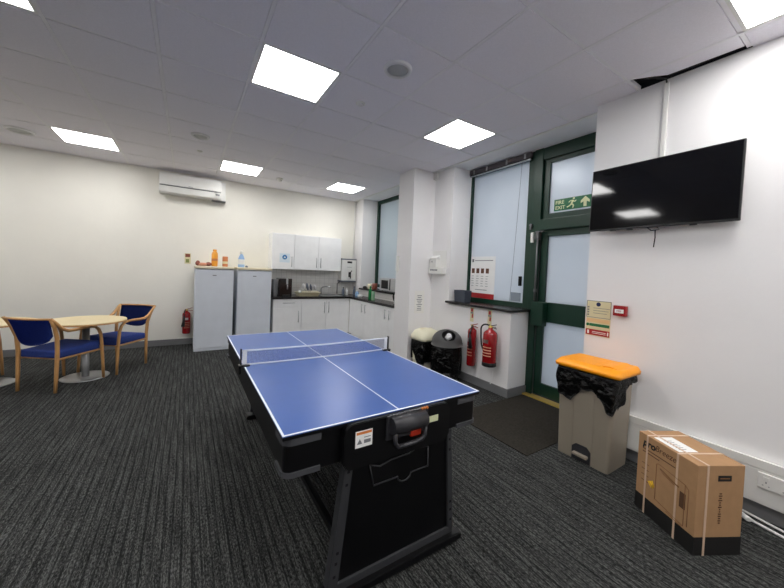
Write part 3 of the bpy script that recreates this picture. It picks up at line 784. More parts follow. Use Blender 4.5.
# ------------------------------------------------------------------ armchairs and round tables
def make_chair():
    t = thing('armchair', '', 'chair', (0, 0, 0), 'blue beech armchairs')
    sb = MB()
    sb.box(-.215, .215, -.225, .245, .352, .442, .026)
    for v in sb.bm.verts:
        if v.co.z > .42: v.co.z += .010 * (1 - (v.co.x / .215) ** 2) + .012 * (v.co.y / .235)
    sb.build('seat', 'fabric', t)
    B(-.195, .195, -.20, .21, .338, .3535).build('seat_base', 'wood', t)
    rows = []
    for i in range(9):
        f = i / 8; row = []
        for k in range(17):
            g = -1 + 2 * k / 16
            x = g * (.195 + .03 * f); y = -.262 - .065 * f - .045 * (1 - g * g)
            zlo = .60 - .10 * math.sqrt(max(0, 1 - g * g)); ztop = .782
            row.append((x, y, zlo + (ztop - zlo) * f))
        rows.append(row)
    MB().grid(rows, .04).build('backrest', 'fabric', t)
    pts = []
    for k in range(17):
        g = -1 + 2 * k / 16; pts.append((g * .25, -.335 - .055 * (1 - g * g), .788))
    MB().tube(pts, .016, 8, flat=.7).build('top_rail', 'wood', t)
    for s in (-1, 1):
        MB().tube([(s * .205, -.245, 0), (s * .208, -.24, .2), (s * .212, -.235, .42), (s * .218, -.245, .58), (s * .232, -.285, .70), (s * .245, -.335, .788)], [.015, .017, .019, .019, .017, .014], 8).build('leg', 'wood', t)
        MB().tube([(s * .245, .26, 0), (s * .243, .25, .2), (s * .24, .235, .42), (s * .24, .222, .53), (s * .24, .195, .595), (s * .24, .155, .63), (s * .24, .11, .642)], [.014, .016, .017, .017, .017, .016, .016], 8).build('leg', 'wood', t)
        MB().tube([(s * .24, .115, .642), (s * .242, .04, .645), (s * .246, -.08, .640), (s * .246, -.16, .642), (s * .247, -.225, .675), (s * .25, -.29, .745), (s * .25, -.335, .79)], [.016, .017, .018, .018, .018, .016, .014], 8).build('armrest', 'wood', t)
        MB().box(*sorted((s * .19, s * .222)), -.24, .24, .338, .354, .004).build('side_rail', 'wood', t)
    return t
ch = make_chair()
spots = [(-.965, 3.815, (.56, .83), 'blue armchair with its back to the camera, nearest at the round table'),
         (-.56, 4.30, (-.56, -.83), 'blue armchair facing the camera on the wall side of the round table'),
         (-1.875, 4.22, (1, 0), 'armchair cut off at the left edge, only a wooden leg showing')]
for i, (x, y, d, lb) in enumerate(spots):
    o = ch if i == 0 else copy_tree(ch)
    o.location = (x, y, 0); o.rotation_euler = (0, 0, math.atan2(-d[0], d[1])); o['label'] = lb
def round_table():
    t = thing('round_table', '', 'table', (0, 0, 0), 'round meeting tables')
    mb = MB(); mb.lathe([(.36, .660), (.377, .666), (.38, .678), (.378, .686), (.37, .688)], n=56); mb.build('tabletop', 'maple', t)
    MB().lathe([(.380, .663), (.3815, .6705), (.380, .678)], n=56, capb=False, capt=False).build('edge_band', 'wood', t.children[0])
    MB().lathe([(.037, .012), (.035, .05), (.035, .65)], n=24).build('pillar', 'steel', t)
    MB().lathe([(.10, .645), (.10, .661)], n=24).build('top_plate', 'greymetal', t)
    MB().lathe([(.222, 0), (.225, .004), (.215, .010), (.05, .014)], n=48).build('base', 'steel', t)
    return t
rt = round_table(); rt.location = (-.80, 4.01, 0); rt['label'] = 'pale round table on a steel pedestal between the two blue armchairs'
r2 = copy_tree(rt); r2.location = (-1.62, 4.10, 0); r2['label'] = 'pale round pedestal table cut off at the left edge of the photo'

# ------------------------------------------------------------------ fridges
def make_fridge():
    t = thing('fridge', '', 'fridge', (0, 0, 0), 'white larder fridges')
    B(0, .555, .05, .60, 0.0, 1.335, .006).build('cabinet', 'fridge', t)
    d = B(.002, .553, 0, .048, .05, 1.325, .008).build('door', 'fridge', t)
    B(.245, .30, -.0012, 0, 1.222, 1.236).build('badge', 'greyprint', d)
    B(.002, .553, .01, .06, .0, .045, .003).build('plinth', 'fridge', t)
    B(-.004, .559, -.008, .60, 1.335, 1.375, .008).build('top_panel', 'cream', t)
    return t
fg = make_fridge(); fg.location = (.315, 4.80, 0); fg['label'] = 'white upright fridge on the left, with the orange bottle on top'
f2 = copy_tree(fg); f2.location = (.93, 4.84, 0); f2['label'] = 'white upright fridge on the right, beside the kitchen cabinets, with the blue bottle on top'
ft = 1.3755
t = thing('juice_bottle', 'tall orange bottle standing on the left fridge', 'bottle', (.60, 5.08, ft))
MB().lathe([(.042, ft), (.048, ft + .01), (.048, ft + .20), (.04, ft + .235), (.026, ft + .25), (.026, ft + .26)], .60, 5.08, 20).build('bottle_body', 'orange', t)
MB().lathe([(.03, ft + .26), (.03, ft + .285)], .60, 5.08, 16).build('cap', 'orange', t)
MB().lathe([(.0486, ft + .09), (.0486, ft + .13)], .60, 5.08, 20, capb=False, capt=False).build('label_wrap', 'copper', t)
t = thing('drink_can', 'small copper-orange tin standing on the left fridge beside the tall bottle', 'tin', (.76, 5.08, ft))
MB().lathe([(.040, ft), (.043, ft + .006), (.043, ft + .165), (.039, ft + .175)], .76, 5.08, 20).build('tin_body', 'copper', t)
MB().lathe([(.0436, ft + .05), (.0436, ft + .09)], .76, 5.08, 20, capb=False, capt=False).build('label_wrap', 'creamsign', t)
t = thing('spray_bottle', 'pale blue cleaning bottle standing on the right fridge', 'bottle', (1.015, 5.08, ft))
MB().lathe([(.05, ft), (.054, ft + .01), (.052, ft + .15), (.036, ft + .20), (.02, ft + .225), (.02, ft + .235)], 1.015, 5.08, 20, sy=.6).build('bottle_body', 'bluebottle', t)
MB().lathe([(.028, ft + .235), (.026, ft + .28), (.01, ft + .295)], 1.015, 5.08, 14).build('cap', 'whiteplastic', t)
MB().lathe([(.0535, ft + .05), (.0535, ft + .14)], 1.015, 5.08, 20, sy=.6, capb=False, capt=False).build('label_wrap', 'ceramic', t)
tag(MB().lathe([(.02, ft), (.022, ft + .02), (.01, ft + .035)], 1.10, 5.06, 12).build('bottle_cap', 'slate', center=True), 'tiny dark cap beside the blue bottle on the right fridge', 'cap')
t = thing('snack_packet', 'crumpled pink and maroon packet lying on top of the left fridge', 'packet', (.45, 5.08, ft))
rr = random.Random(5)
def blob(cx, cy, sx, sy, sz, m, nm):
    rings = []
    rows = 6
    mb = MB(); prof = []
    for i in range(rows + 1):
        a = PI * i / rows; prof.append((max(.001, math.sin(a)), ft + sz - sz * math.cos(a) * 1))
    mb.lathe(prof, 0, 0, 18)
    for v in mb.bm.verts:
        k = 1 + rr.uniform(-.16, .16); v.co.x = cx + v.co.x * sx * k; v.co.y = cy + v.co.y * sy * k
    return mb.build(nm, m, t)
blob(.43, 5.07, .10, .06, .028, 'pink', 'wrapper'); blob(.355, 5.07, .035, .045, .045, 'maroon', 'printed_end'); blob(.51, 5.05, .045, .05, .034, 'maroon', 'folded_flap')

# wall sign by fridge
t = thing('extinguisher_sign', 'small yellow and green extinguisher sign on the back wall, left of the fridges', 'sign', (.21, YB, 1.40))
B(.168, .258, YB - .004, YB - .0005, 1.40, 1.58).build('plate', 'creamsign', t)
B(.178, .248, YB - .005, YB - .004, 1.515, 1.57).build('red_print', 'mug', t); B(.185, .235, YB - .005, YB - .004, 1.42, 1.48).build('green_print', mat('olive_print', (120, 130, 70), .6), t)

# ------------------------------------------------------------------ extinguishers
def extinguisher(name, label, x, y, zb, zt, r, out, hose, blackbase=False, horn=False, lab=True):
    """out: unit vector away from the wall; wall side is the opposite"""
    t = thing(name, label, 'fire extinguisher', (x, y, zb), 'red fire extinguishers')
    o = Vector((out[0], out[1], 0)); s = Vector((-o.y, o.x, 0))        # s = sideways
    h = zt - zb; sh = zb + h * .80
    MB().lathe([(r * .9, zb), (r, zb + .015), (r, sh - r * .6), (r * .93, sh - r * .3), (r * .7, sh - .004), (r * .35, sh + r * .22), (r * .3, sh + r * .45)], x, y, 28).build('cylinder', 'red', t)
    zc = sh + r * .4
    MB().lathe([(r * .3, zc - .01), (r * .3, zc + .02), (.012, zc + .03)], x, y, 14).build('valve', 'gold', t)
    P = Vector((x, y, zc + .02))
    hd = MB(); hd.tube([P + s * -.03, P + s * .03 + Vector((0, 0, .012)), P + s * .085 + Vector((0, 0, .03))], .007, 8, flat=.7)
    hd.build('lever', 'red' if horn else 'rubber', t)
    hd = MB(); hd.tube([P + s * -.02 + Vector((0, 0, -.008)), P + s * .09 + Vector((0, 0, -.018))], .007, 8, flat=.7); hd.build('carry_handle', 'rubber' if not horn else 'red', t)
    if lab:
        a0 = math.atan2(o.y, o.x)
        def wrap(z0, z1, w, m, nm, off=.0008, da=0):
            g = [[(x + (r + off) * math.cos(a0 + da + w * (k / 10 - .5)), y + (r + off) * math.sin(a0 + da + w * (k / 10 - .5)), z) for k in range(11)] for z in (z0, z1)]
            MB().grid(g, .0004).build(nm, m, t)
        wrap(zb + h * .52, zb + h * .60, .9, 'paper', 'white_label')
        for q in range(4): wrap(zb + h * (.22 + .065 * q), zb + h * (.245 + .065 * q), 1.5, 'pink', 'label_print', da=.15)
    if blackbase: MB().lathe([(r * .93, zb - .012), (r * 1.03, zb - .008), (r * 1.03, zb + .035), (r * .99, zb + .04)], x, y, 28).build('base_ring', 'rubber', t)
    if horn:
        hs = 1 if out[0] else -1
        MB().tube([P + s * hs * .01 + o * .01, P + s * hs * .03 + o * .04 + Vector((0, 0, -.02)), P + s * hs * .035 + o * (r + .018) + Vector((0, 0, -.08)), P + s * hs * .03 + o * (r + .022) + Vector((0, 0, -.12))], .009, 8).build('hose', 'rubber', t)
        MB().tube([P + s * hs * .03 + o * (r + .02) + Vector((0, 0, -.10)), P + s * hs * .05 + o * (r + .022) + Vector((0, 0, -.28))], [.013, .026], 12).build('horn', 'rubber', t)
    else:
        q = [P + s * -.02 + Vector((0, 0, .01))]
        for k in range(1, 8):
            a = k / 8 * PI; q.append(P + s * (-.02 - .062 * (1 - math.cos(a)) - .02 * math.sin(a)) + Vector((0, 0, .045 * math.sin(a) - .010 * k)))
        q += [P + s * -(r + .06) + Vector((0, 0, -.16)), P + s * -(r + .045) + Vector((0, 0, -.25)), P + s * -(r + .014) + Vector((0, 0, -.31))]
        MB().tube(q, .010, 8).build('hose', 'rubber', t)
    # hook that holds it to the wall
    w0 = Vector((x, y, 0)) - o * r; 
    MB().tube([Vector((x, y, zc)) - o * .0, Vector((x, y, zc)) - o * (r + .012)], .006, 6).build('wall_hook', 'greymetal', t)
    return t
ow = (-1, 0)
# sideways for out=(-1,0): s = (0,-1) -> towards the camera (right in the photo)
extinguisher('fire_extinguisher', 'slim red carbon dioxide extinguisher with black horn, left of the pair under the sill', XE - .067, 1.735, .25, .845, .055, ow, True, horn=True)
extinguisher('fire_extinguisher', 'large red foam extinguisher with black base, right of the pair under the sill', XE - .10, 1.415, .345, .86, .082, ow, True, blackbase=True)
extinguisher('fire_extinguisher', 'red extinguisher on the back wall beside the left fridge', .215, YB - .075, .20, .66, .06, (0, -1), True, horn=True)
for y, lb in ((1.815, 'cream and red strip sign above the slim left extinguisher'), (1.52, 'cream and red strip sign above the large right extinguisher')):
    t = thing('extinguisher_label', lb, 'sign', (XE - .002, y, .80), 'strip signs above extinguishers')
    B(XE - .004, XE - .0005, y - .03, y + .03, .80, .985).build('plate', 'creamsign', t)
    f = MB(); f.box(XE - .005, XE - .004, y - .018, y + .018, .93, .975); f.box(XE - .005, XE - .004, y - .022, y + .002, .85, .90); f.build('red_print', 'redsign', t)
    B(XE - .005, XE - .004, y - .022, y + .022, .905, .925).build('dark_print', 'greyprint', t)
# earth cord below the large extinguisher
tag(MB().tube([(XE - .004, 1.43, .27), (XE - .004, 1.44, .16), (XE - .018, 1.445, .10)], .0025, 6).lathe([(.006, .092), (.006, .102)], XE - .02, 1.445, 8).build('seal_tag', 'whitecable', center=True), 'thin white cord hanging on the wall below the large extinguisher', 'cord')

# ------------------------------------------------------------------ bins by the column
t = thing('dome_bin', 'round bin with grey domed open-top lid and black liner, beside the extinguishers', 'bin', (3.13, 2.0, 0))
cx, cy = 3.13, 2.0
MB().lathe([(.15, 0), (.155, .01), (.19, .50)], cx, cy, 36).build('bin_body', 'rubber', t)
def co(cx, cy, r):
    return lambda tt: (cx + r * math.cos(2 * PI * tt), cy + r * math.sin(2 * PI * tt), math.cos(2 * PI * tt), math.sin(2 * PI * tt))
liner('bin_liner', t, co(cx, cy, .185), .505, lambda tt: .10 + .03 * math.sin(2 * PI * tt * 5), 120, .007, .012, seed=4)
dm = MB()
n = 40; hole_dir = math.atan2(-.74, -.67) + .15
rings = []
prof = [(.205, .475), (.205, .51), (.20, .515)] + [(.20 * math.cos(a * PI / 2 / 9), .515 + .165 * math.sin(a * PI / 2 / 9)) for a in range(1, 9)] + [(.01, .68)]
V = [[dm.bm.verts.new((cx + r * math.cos(2 * PI * k / n), cy + r * math.sin(2 * PI * k / n), z)) for k in range(n)] for r, z in prof]
hc = Vector((cx + .125 * math.cos(hole_dir), cy + .125 * math.sin(hole_dir), .62))
inner = MB()
for i in range(len(V) - 1):
    for k in range(n):
        q = [V[i][k], V[i][(k + 1) % n], V[i + 1][(k + 1) % n], V[i + 1][k]]
        c = sum((v.co for v in q), Vector()) / 4
        if (c - hc).length < .088: continue
        dm.bm.faces.new(q).smooth = True
# smooth the opening edge by snapping onto the circle
for e in [e for e in dm.bm.edges if e.is_boundary]:
    for v in e.verts:
        if .55 < v.co.z < .69:
            d = v.co - hc; v.co = hc + d.normalized() * .088
bmesh.ops.solidify(dm.bm, geom=list(dm.bm.faces), thickness=.004)
dm.build('dome_lid', 'bingrey', t)
wsb = MB(); 
wsb.lathe([(.001, .44), (.10, .47), (.17, .50)], cx, cy, 24, capb=False, capt=False); wsb.build('inner_liner', 'bag', t)
q = MB().tube([(cx - .06, cy - .05, .56), (cx - .02, cy - .06, .60), (cx + .03, cy - .02, .575)], [.03, .045, .02], 8); q.build('crumpled_paper', 'ceramic', t)

t = thing('swing_bin', 'ivory lidded swing bin with black liner, beside the column', 'bin', (3.10, 2.46, 0))
cx, cy = 3.155, 2.475
mb = MB(); loft(mb, [ring(cx, cy, .13, .125, .03, 0), ring(cx, cy, .16, .15, .04, .46)], smooth=False); mb.build('bin_body', 'binwhite', t)
ol2 = rect_outline(cx, cy, .16, .152, .05)
def zf2(tt):
    x, y, nx, ny = ol2(tt)
    return .16 if nx > -.5 else .10 + .22 * max(0, min(1, (y - cy + .05) * 6))
liner('bin_liner', t, ol2, .465, zf2, 120, .007, .012, seed=8)
mb = MB(); loft(mb, [ring(cx, cy, .178, .172, .06, .455), ring(cx, cy, .182, .176, .07, .48), ring(cx, cy, .176, .170, .08, .515), ring(cx, cy, .145, .145, .08, .575), ring(cx, cy, .09, .10, .07, .605), ring(cx, cy, .02, .03, .02, .611)])
lid = mb.build('bin_lid', 'binwhite', t)
B(cx - .10, cx + .10, cy - .008, cy + .008, .60, .615, .004).build('flap_hinge', 'cream', lid)

# leaflet dispenser on the wall
t = thing('leaflet_dispenser', 'white leaflet dispenser box on the wall between the column and the near window', 'dispenser', (XE - .05, 2.5, 1.40))
B(XE - .006, XE - .0005, 2.36, 2.66, 1.42, 1.75, .003).build('back_plate', 'whiteplastic', t)
B(XE - .085, XE - .006, 2.36, 2.66, 1.405, 1.50, .004).build('lower_tray', 'whiteplastic', t)
B(XE - .08, XE - .006, 2.50, 2.65, 1.505, 1.63, .004).build('leaflet_pocket', 'whiteplastic', t)
MB().prism([(XE - .085, 1.635), (XE - .01, 1.635), (XE - .01, 1.68)], 1, 2.49, 2.66).build('pocket_flap', 'paper', t)
f = MB(); rr = random.Random(2); yy_ = 2.62
while yy_ > 2.48:
    w_ = rr.uniform(.012, .03); f.box(XE - .0858, XE - .085, yy_ - w_, yy_, 1.45, 1.472); yy_ -= w_ + .005
f.build('print', 'greyprint', t)
f = MB().prism([(2.575, 1.575), (2.605, 1.575), (2.59, 1.605)], 0, XE - .081, XE - .08); f.build('small_symbol', 'greyprint', t)
# notice on the column
t = thing('paper_notice', 'small printed paper notice taped on the near face of the column', 'notice', (3.16, 2.685, .80))
B(3.075, 3.255, 2.6825, 2.6845, .80, 1.14).build('sheet', mat('notice_paper', (233, 232, 227), .7), t)
f = MB(); rr = random.Random(9)
for k in range(9):
    w_ = rr.uniform(.03, .055); f.box(3.165 - w_, 3.165 + w_, 2.6817, 2.6825, .845 + k * .027, .855 + k * .027)
f.build('print', 'greyprint', t)

# slate box on the sill
t = thing('storage_box', 'small slate grey plastic box on the dark sill by the poster', 'box', (3.47, 2.1, 1.03))
mb = MB(); loft(mb, [ring(3.49, 2.115, .06, .10, .012, 1.0305), ring(3.49, 2.115, .068, .112, .015, 1.19)], capt=False, smooth=False)
bmesh.ops.solidify(mb.bm, geom=list(mb.bm.faces), thickness=.004); mb.build('tub', 'slate', t)
B(3.425, 3.555, 2.008, 2.222, 1.15, 1.158, .002).build('contents', 'rubber', t)

# ------------------------------------------------------------------ air conditioner
t = thing('air_conditioner', 'white split air conditioner high on the back wall under the ceiling', 'air conditioner', (.25, 5.35, 2.54))
MB().prism([(5.235, 2.86), (5.449, 2.86), (5.449, 2.545), (5.29, 2.53), (5.25, 2.56), (5.235, 2.64)], 0, -.20, .69, .008).build('casing', 'whiteplastic', t)
B(-.197, .687, 5.222, 5.234, 2.665, 2.855, .005).build('front_panel', 'whiteplastic', t)
B(-.19, .68, 5.226, 5.235, 2.650, 2.662).build('air_slot', 'greymetal', t)
MB().prism([(5.228, 2.645), (5.238, 2.645), (5.252, 2.552), (5.242, 2.552)], 0, -.17, .58).build('louvre', 'whiteplastic', t)
B(-.16, .57, 5.2335, 5.2355, 2.612, 2.618).build('louvre_line', 'greymetal', t)
B(.60, .66, 5.228, 5.238, 2.60, 2.625, .002).build('display', 'greyprint', t)
B(.20, .26, 5.2205, 5.222, 2.675, 2.681).build('badge', 'greyprint', t)
B(.691, .765, 5.37, 5.449, 2.545, 2.87, .006).build('pipe_cover', 'whiteplastic', t)
B(.55, .765, 5.30, 5.449, 2.524, 2.531).build('drip_tray', 'greymetal', t)

# ------------------------------------------------------------------ kitchen
def handle(mb_parent, axis, a, b, z0, z1, off, horiz=False):
    m = MB()
    if axis == 'y':   # front faces -y ; a = x, b = face y
        if horiz: m.tube([(z0, b - .028, a), (z1, b - .028, a)], .006, 8).tube([(z0 + .015, b - .028, a), (z0 + .015, b, a)], .004, 6).tube([(z1 - .015, b - .028, a), (z1 - .015, b, a)], .004, 6)
        else: m.tube([(a, b - .028, z0), (a, b - .028, z1)], .006, 8).tube([(a, b - .028, z0 + .02), (a, b, z0 + .02)], .004, 6).tube([(a, b - .028, z1 - .02), (a, b, z1 - .02)], .004, 6)
    else:             # front faces -x ; a = y, b = face x
        m.tube([(b - .028, a, z0), (b - .028, a, z1)], .006, 8).tube([(b - .028, a, z0 + .02), (b, a, z0 + .02)], .004, 6).tube([(b - .028, a, z1 - .02), (b, a, z1 - .02)], .004, 6)
    return m.build('handle', 'steel', mb_parent)
YC, XC = 4.84, 3.025
ZT = .865
def base_unit(label, x0, x1, doors, drawer=False):
    t = thing('base_cabinet', label, 'cabinet', ((x0 + x1) / 2, YC, 0), 'kitchen base units')
    B(x0, x1, YC + .02, YB - .01, .12, ZT - .041).build('carcass', 'white', t)
    B(x0, x1, YC + .06, YC + .075, 0, .12).build('plinth', 'white', t)
    for (a, b, hx) in doors:
        zt_ = ZT - .045 if not drawer else .66
        d = B(a + .002, b - .002, YC, YC + .018, .125, zt_, .002).build('door', 'white', t)
        handle(d, 'y', hx, YC, zt_ - .27, zt_ - .05, 0)
    if drawer:
        d = B(x0 + .002, x1 - .002, YC, YC + .018, .664, ZT - .045, .002).build('drawer', 'white', t)
        handle(d, 'y', .755, YC, x0 + .16, x0 + .38, 0, True)
base_unit('white base cabinet with a drawer, left end of the kitchen run', 1.53, 2.04, [(1.53, 2.04, 1.98)], True)
base_unit('white double base cabinet under the sink', 2.042, 3.023, [(2.042, 2.53, 2.485), (2.53, 3.023, 2.575)])
def side_unit(label, y0, y1, doors):
    t = thing('base_cabinet', label, 'cabinet', (XC, (y0 + y1) / 2, 0), 'kitchen base units')
    B(XC + .02, XE - .005, y0, y1, .12, ZT - .041).build('carcass', 'white', t)
    B(XC + .06, XC + .075, y0, y1, 0, .12).build('plinth', 'white', t)
    for (a, b, hy) in doors:
        d = B(XC, XC + .018, a + .002, b - .002, .125, ZT - .045, .002).build('door', 'white', t)
        handle(d, 'x', hy, XC, ZT - .25, ZT - .09, 0)
side_unit('white double base cabinet under the window, next to the corner', 3.76, 4.832, [(4.18, 4.832, 4.24), (3.76, 4.18, 4.11)])
side_unit('white double base cabinet under the window, against the column', 3.095, 3.758, [(3.34, 3.758, 3.40), (3.095, 3.34, 3.27)])
tp = MB(); tp.prism([(1.505, YC - .02), (XC - .02, YC - .02), (XC - .02, 3.09), (XE - .001, 3.09), (XE - .001, YB - .001), (1.505, YB - .001)], 2, ZT - .04, ZT, .004)
t = tag(tp.build('worktop', 'worktop', center=True), 'L-shaped dark kitchen worktop running below the window', 'worktop')
# splashback
struct(B(1.53, XE - .005, YB - .008, YB - .0005, ZT + .001, 1.375).build('trim_3', 'splash'))
struct(B(XE - .008, XE - .0005, 3.1, YB - .01, ZT + .001, .998).build('trim_4', 'splash'))
def wall_unit(label, x0, x1, doors):
    t = thing('wall_cabinet', label, 'cabinet', ((x0 + x1) / 2, 5.3, 1.37), 'kitchen wall units')
    B(x0, x1, 5.15, YB - .0005, 1.37, 2.05, .001).build('carcass', 'white', t)
    for (a, b, hx) in doors:
        d = B(a + .002, b - .002, 5.13, 5.148, 1.372, 2.048, .003).build('door', 'white', t)
        handle(d, 'y', hx, 5.13, 1.42, 1.62, 0)
    return t
wu = wall_unit('white wall cabinet with a blue round sticker on its door', 1.54, 1.955, [(1.54, 1.955, 1.905)])
st = MB().box(1.68, 1.87, 5.1285, 5.1298, 1.50, 1.67); wd = wu.children[1]; st.build('paper_sticker', mat('pale_blue_paper', (214, 228, 236), .6), wd)
q = MB().lathe([(.045, 0), (.045, .001)], n=24).xf(Matrix.Translation((1.775, 5.1285, 1.60)) @ Matrix.Rotation(PI / 2, 4, 'X')); q.build('blue_disc', 'blueprint', wd)
q = MB().prism([(1.755, 1.585), (1.795, 1.585), (1.775, 1.62)], 1, 5.1265, 5.1274); q.build('white_symbol', 'paper', wd)
wall_unit('white double wall cabinet beside the water heater', 1.957, 2.93, [(1.957, 2.44, 2.395), (2.44, 2.93, 2.485)])
# water heater
t = thing('water_heater', 'white wall-mounted water boiler with black tap, right of the wall cabinets', 'water heater', (3.185, 5.35, 1.17))
B(3.005, 3.345, 5.25, YB - .009, 1.17, 1.62, .012).build('casing', 'whiteplastic', t)
B(3.000, 3.350, 5.245, YB - .009, 1.622, 1.645, .004).build('top_cap', 'slate', t)
B(3.000, 3.350, 5.245, YB - .009, 1.145, 1.168, .004).build('base_cap', 'slate', t)
B(3.135, 3.245, 5.247, 5.25, 1.55, 1.59).build('display', 'blackpl', t)
B(3.125, 3.245, 5.2475, 5.25, 1.46, 1.466).build('badge', 'greyprint', t)
MB().box(3.165, 3.215, 5.215, 5.25, 1.25, 1.36, .008).tube([(3.190, 5.225, 1.30), (3.190, 5.19, 1.27), (3.190, 5.19, 1.22)], .012, 10).tube([(3.205, 5.22, 1.36), (3.220, 5.19, 1.39)], .008, 8).build('dispensing_tap', 'blackpl', t)
MB().tube([(3.010, 5.35, 1.14), (2.975, 5.33, 1.12), (2.945, 5.32, 1.10), (2.945, 5.32, ZT + .02)], .010, 8).build('pipe', 'greymetal', t)
# coffee machine
t = thing('coffee_machine', 'black and dark brown coffee machine on the worktop beside the fridge', 'coffee machine', (1.780, 5.12, ZT))
B(1.670, 1.900, 5.02, 5.30, ZT, ZT + .33, .008).build('machine_body', mat('dark_brown_gloss', (32, 18, 16), .15), t)
B(1.790, 1.825, 5.012, 5.03, ZT + .22, ZT + .33).build('silver_column', 'steel', t)
B(1.720, 1.860, 4.97, 5.02, ZT, ZT + .03, .004).build('drip_tray', 'rubber', t)
B(1.685, 1.775, 5.012, 5.019, ZT + .24, ZT + .32).build('control_panel', 'darkglass', t)
B(1.835, 1.890, 5.012, 5.019, ZT + .24, ZT + .32).build('control_panel', 'darkglass', t)
MB().tube([(1.810, 5.0, ZT + .21), (1.810, 5.0, ZT + .13)], .012, 8).build('spout', 'steel', t)
tag(MB().box(1.57, 1.64, 5.05, 5.25, ZT, ZT + .31, .01).build('water_tank', mat('grey_smoked_plastic', (110, 112, 114), .2), center=True), 'narrow grey tank standing between fridge and coffee machine', 'water tank')
# dish rack with dishes
t = thing('dish_rack', 'cream plastic dish rack on the worktop by the sink', 'dish rack', (2.2, 5.1, ZT))
mb = MB(); loft(mb, [ring(2.22, 5.08, .19, .13, .04, ZT + .0005), ring(2.22, 5.08, .235, .16, .05, ZT + .075)], capt=False)
bmesh.ops.solidify(mb.bm, geom=list(mb.bm.faces), thickness=.005); mb.build('tray', 'ivory', t)
mb = MB()
for k in range(9): mb.tube([(2.04 + k * .045, 4.96, ZT + .02), (2.04 + k * .045, 5.0, ZT + .09), (2.04 + k * .045, 5.16, ZT + .09), (2.04 + k * .045, 5.2, ZT + .02)], .003, 6)
mb.build('rack_wire', 'cream', t)
for k, (x_, rad, m_, lb) in enumerate(((2.13, .07, 'ceramic', 'white plate upright in the dish rack, leftmost'), (2.20, .075, 'slate', 'grey plate upright in the middle of the dish rack'), (2.27, .065, 'slate', 'grey bowl leaning in the dish rack, right of the middle plate'), (2.35, .06, 'ceramic', 'small white dish at the right end of the dish rack'))):
    q = MB().lathe([(.001, 0), (rad * .6, .002), (rad, .016), (rad, .020), (rad * .6, .006), (.001, .005)], n=24).xf(Matrix.Translation((x_, 5.08, ZT + .098 + rad)) @ Matrix.Rotation(math.radians(80), 4, 'Y'))
    tag(q.build('plate', m_, center=True), lb, 'plate', 'dishes in the rack')
tag(MB().lathe([(.03, ZT + .011), (.036, ZT + .10), (.033, ZT + .10), (.028, ZT + .02)], 2.08, 5.10, 16, capt=False).build('cutlery_cup', 'steel', center=True), 'steel cutlery cup at the left end of the dish rack', 'cup')
for k in range(3):
    tag(MB().tube([(2.072 + k * .008, 5.10, ZT + .05), (2.065 + k * .018, 5.09 + k * .01, ZT + .17)], [.003, .006], 6, flat=.5).build('cutlery', 'steel', center=True), 'fork or spoon standing in the steel cup of the dish rack', 'cutlery', 'cutlery in the cup')
# sink & tap
t = thing('kitchen_sink', 'inset steel sink in the dark worktop below the wall cabinets', 'sink', (2.72, 5.12, ZT))
mb = MB(); mb.box(2.48, 2.92, 4.93, 4.95, ZT, ZT + .006); mb.box(2.48, 2.92, 5.28, 5.30, ZT, ZT + .006); mb.box(2.48, 2.50, 4.95, 5.28, ZT, ZT + .006); mb.box(2.90, 2.92, 4.95, 5.28, ZT, ZT + .006)
mb.build('rim', 'steel', t); B(2.50, 2.90, 4.95, 5.28, ZT + .0002, ZT + .002).build('bowl', 'steel', t)
t = thing('kitchen_tap', 'chrome swan neck tap behind the sink', 'tap', (2.55, 5.33, ZT))
MB().tube([(2.60, 5.35, ZT), (2.60, 5.35, ZT + .12), (2.62, 5.32, ZT + .16), (2.70, 5.22, ZT + .18), (2.74, 5.17, ZT + .165)], .012, 10).build('spout', 'steel', t)
MB().tube([(2.60, 5.35, ZT + .05), (2.55, 5.33, ZT + .075)], .008, 8).build('lever', 'steel', t)
# bottles in the corner
def bottle(name, label, x_, y_, h, r, m_, cap='whiteplastic', z=ZT, grp=None, cat='bottle'):
    t = thing(name, label, cat, (x_, y_, z), grp)
    MB().lathe([(r * .9, z), (r, z + .008), (r, z + h * .55), (r * .75, z + h * .72), (r * .4, z + h * .82), (r * .4, z + h * .86)], x_, y_, 16).build('bottle_body', m_, t)
    MB().lathe([(r * .48, z + h * .86), (r * .44, z + h)], x_, y_, 12).build('cap', cap, t)
bottle('soap_bottle', 'green washing-up bottle on the worktop below the far sill', 3.15, 4.20, .25, .036, 'bottlegreen', 'bottlegreen')
tag(MB().lathe([(.03, ZT), (.034, ZT + .005), (.032, ZT + .16), (.03, ZT + .165)], 3.13, 4.05, 16).build('drinking_glass', mat('pale_green_plastic', (150, 196, 160), .2), center=True), 'pale green beaker beside the green bottle', 'beaker')
bottle('soap_bottle', 'grey-blue small bottle under the water heater, left', 3.02, 5.16, .17, .026, 'slate', 'blackpl')
bottle('soap_bottle', 'white pump bottle under the water heater, beside the grey-blue one', 3.11, 5.18, .15, .03, 'ceramic', 'whiteplastic')
bottle('soap_bottle', 'slate bottle in the worktop corner under the window', 3.25, 5.10, .19, .03, 'slate', 'slate')
bottle('soap_bottle', 'pale blue tub in the worktop corner', 3.20, 4.86, .12, .04, 'bluebottle', 'whiteplastic')
tag(MB().lathe([(.035, ZT), (.045, ZT + .005), (.05, ZT + .05), (.045, ZT + .045)], 3.15, 4.62, 18).build('bowl', 'ceramic', center=True), 'small white bowl on the worktop between the corner and the green bottle', 'bowl')
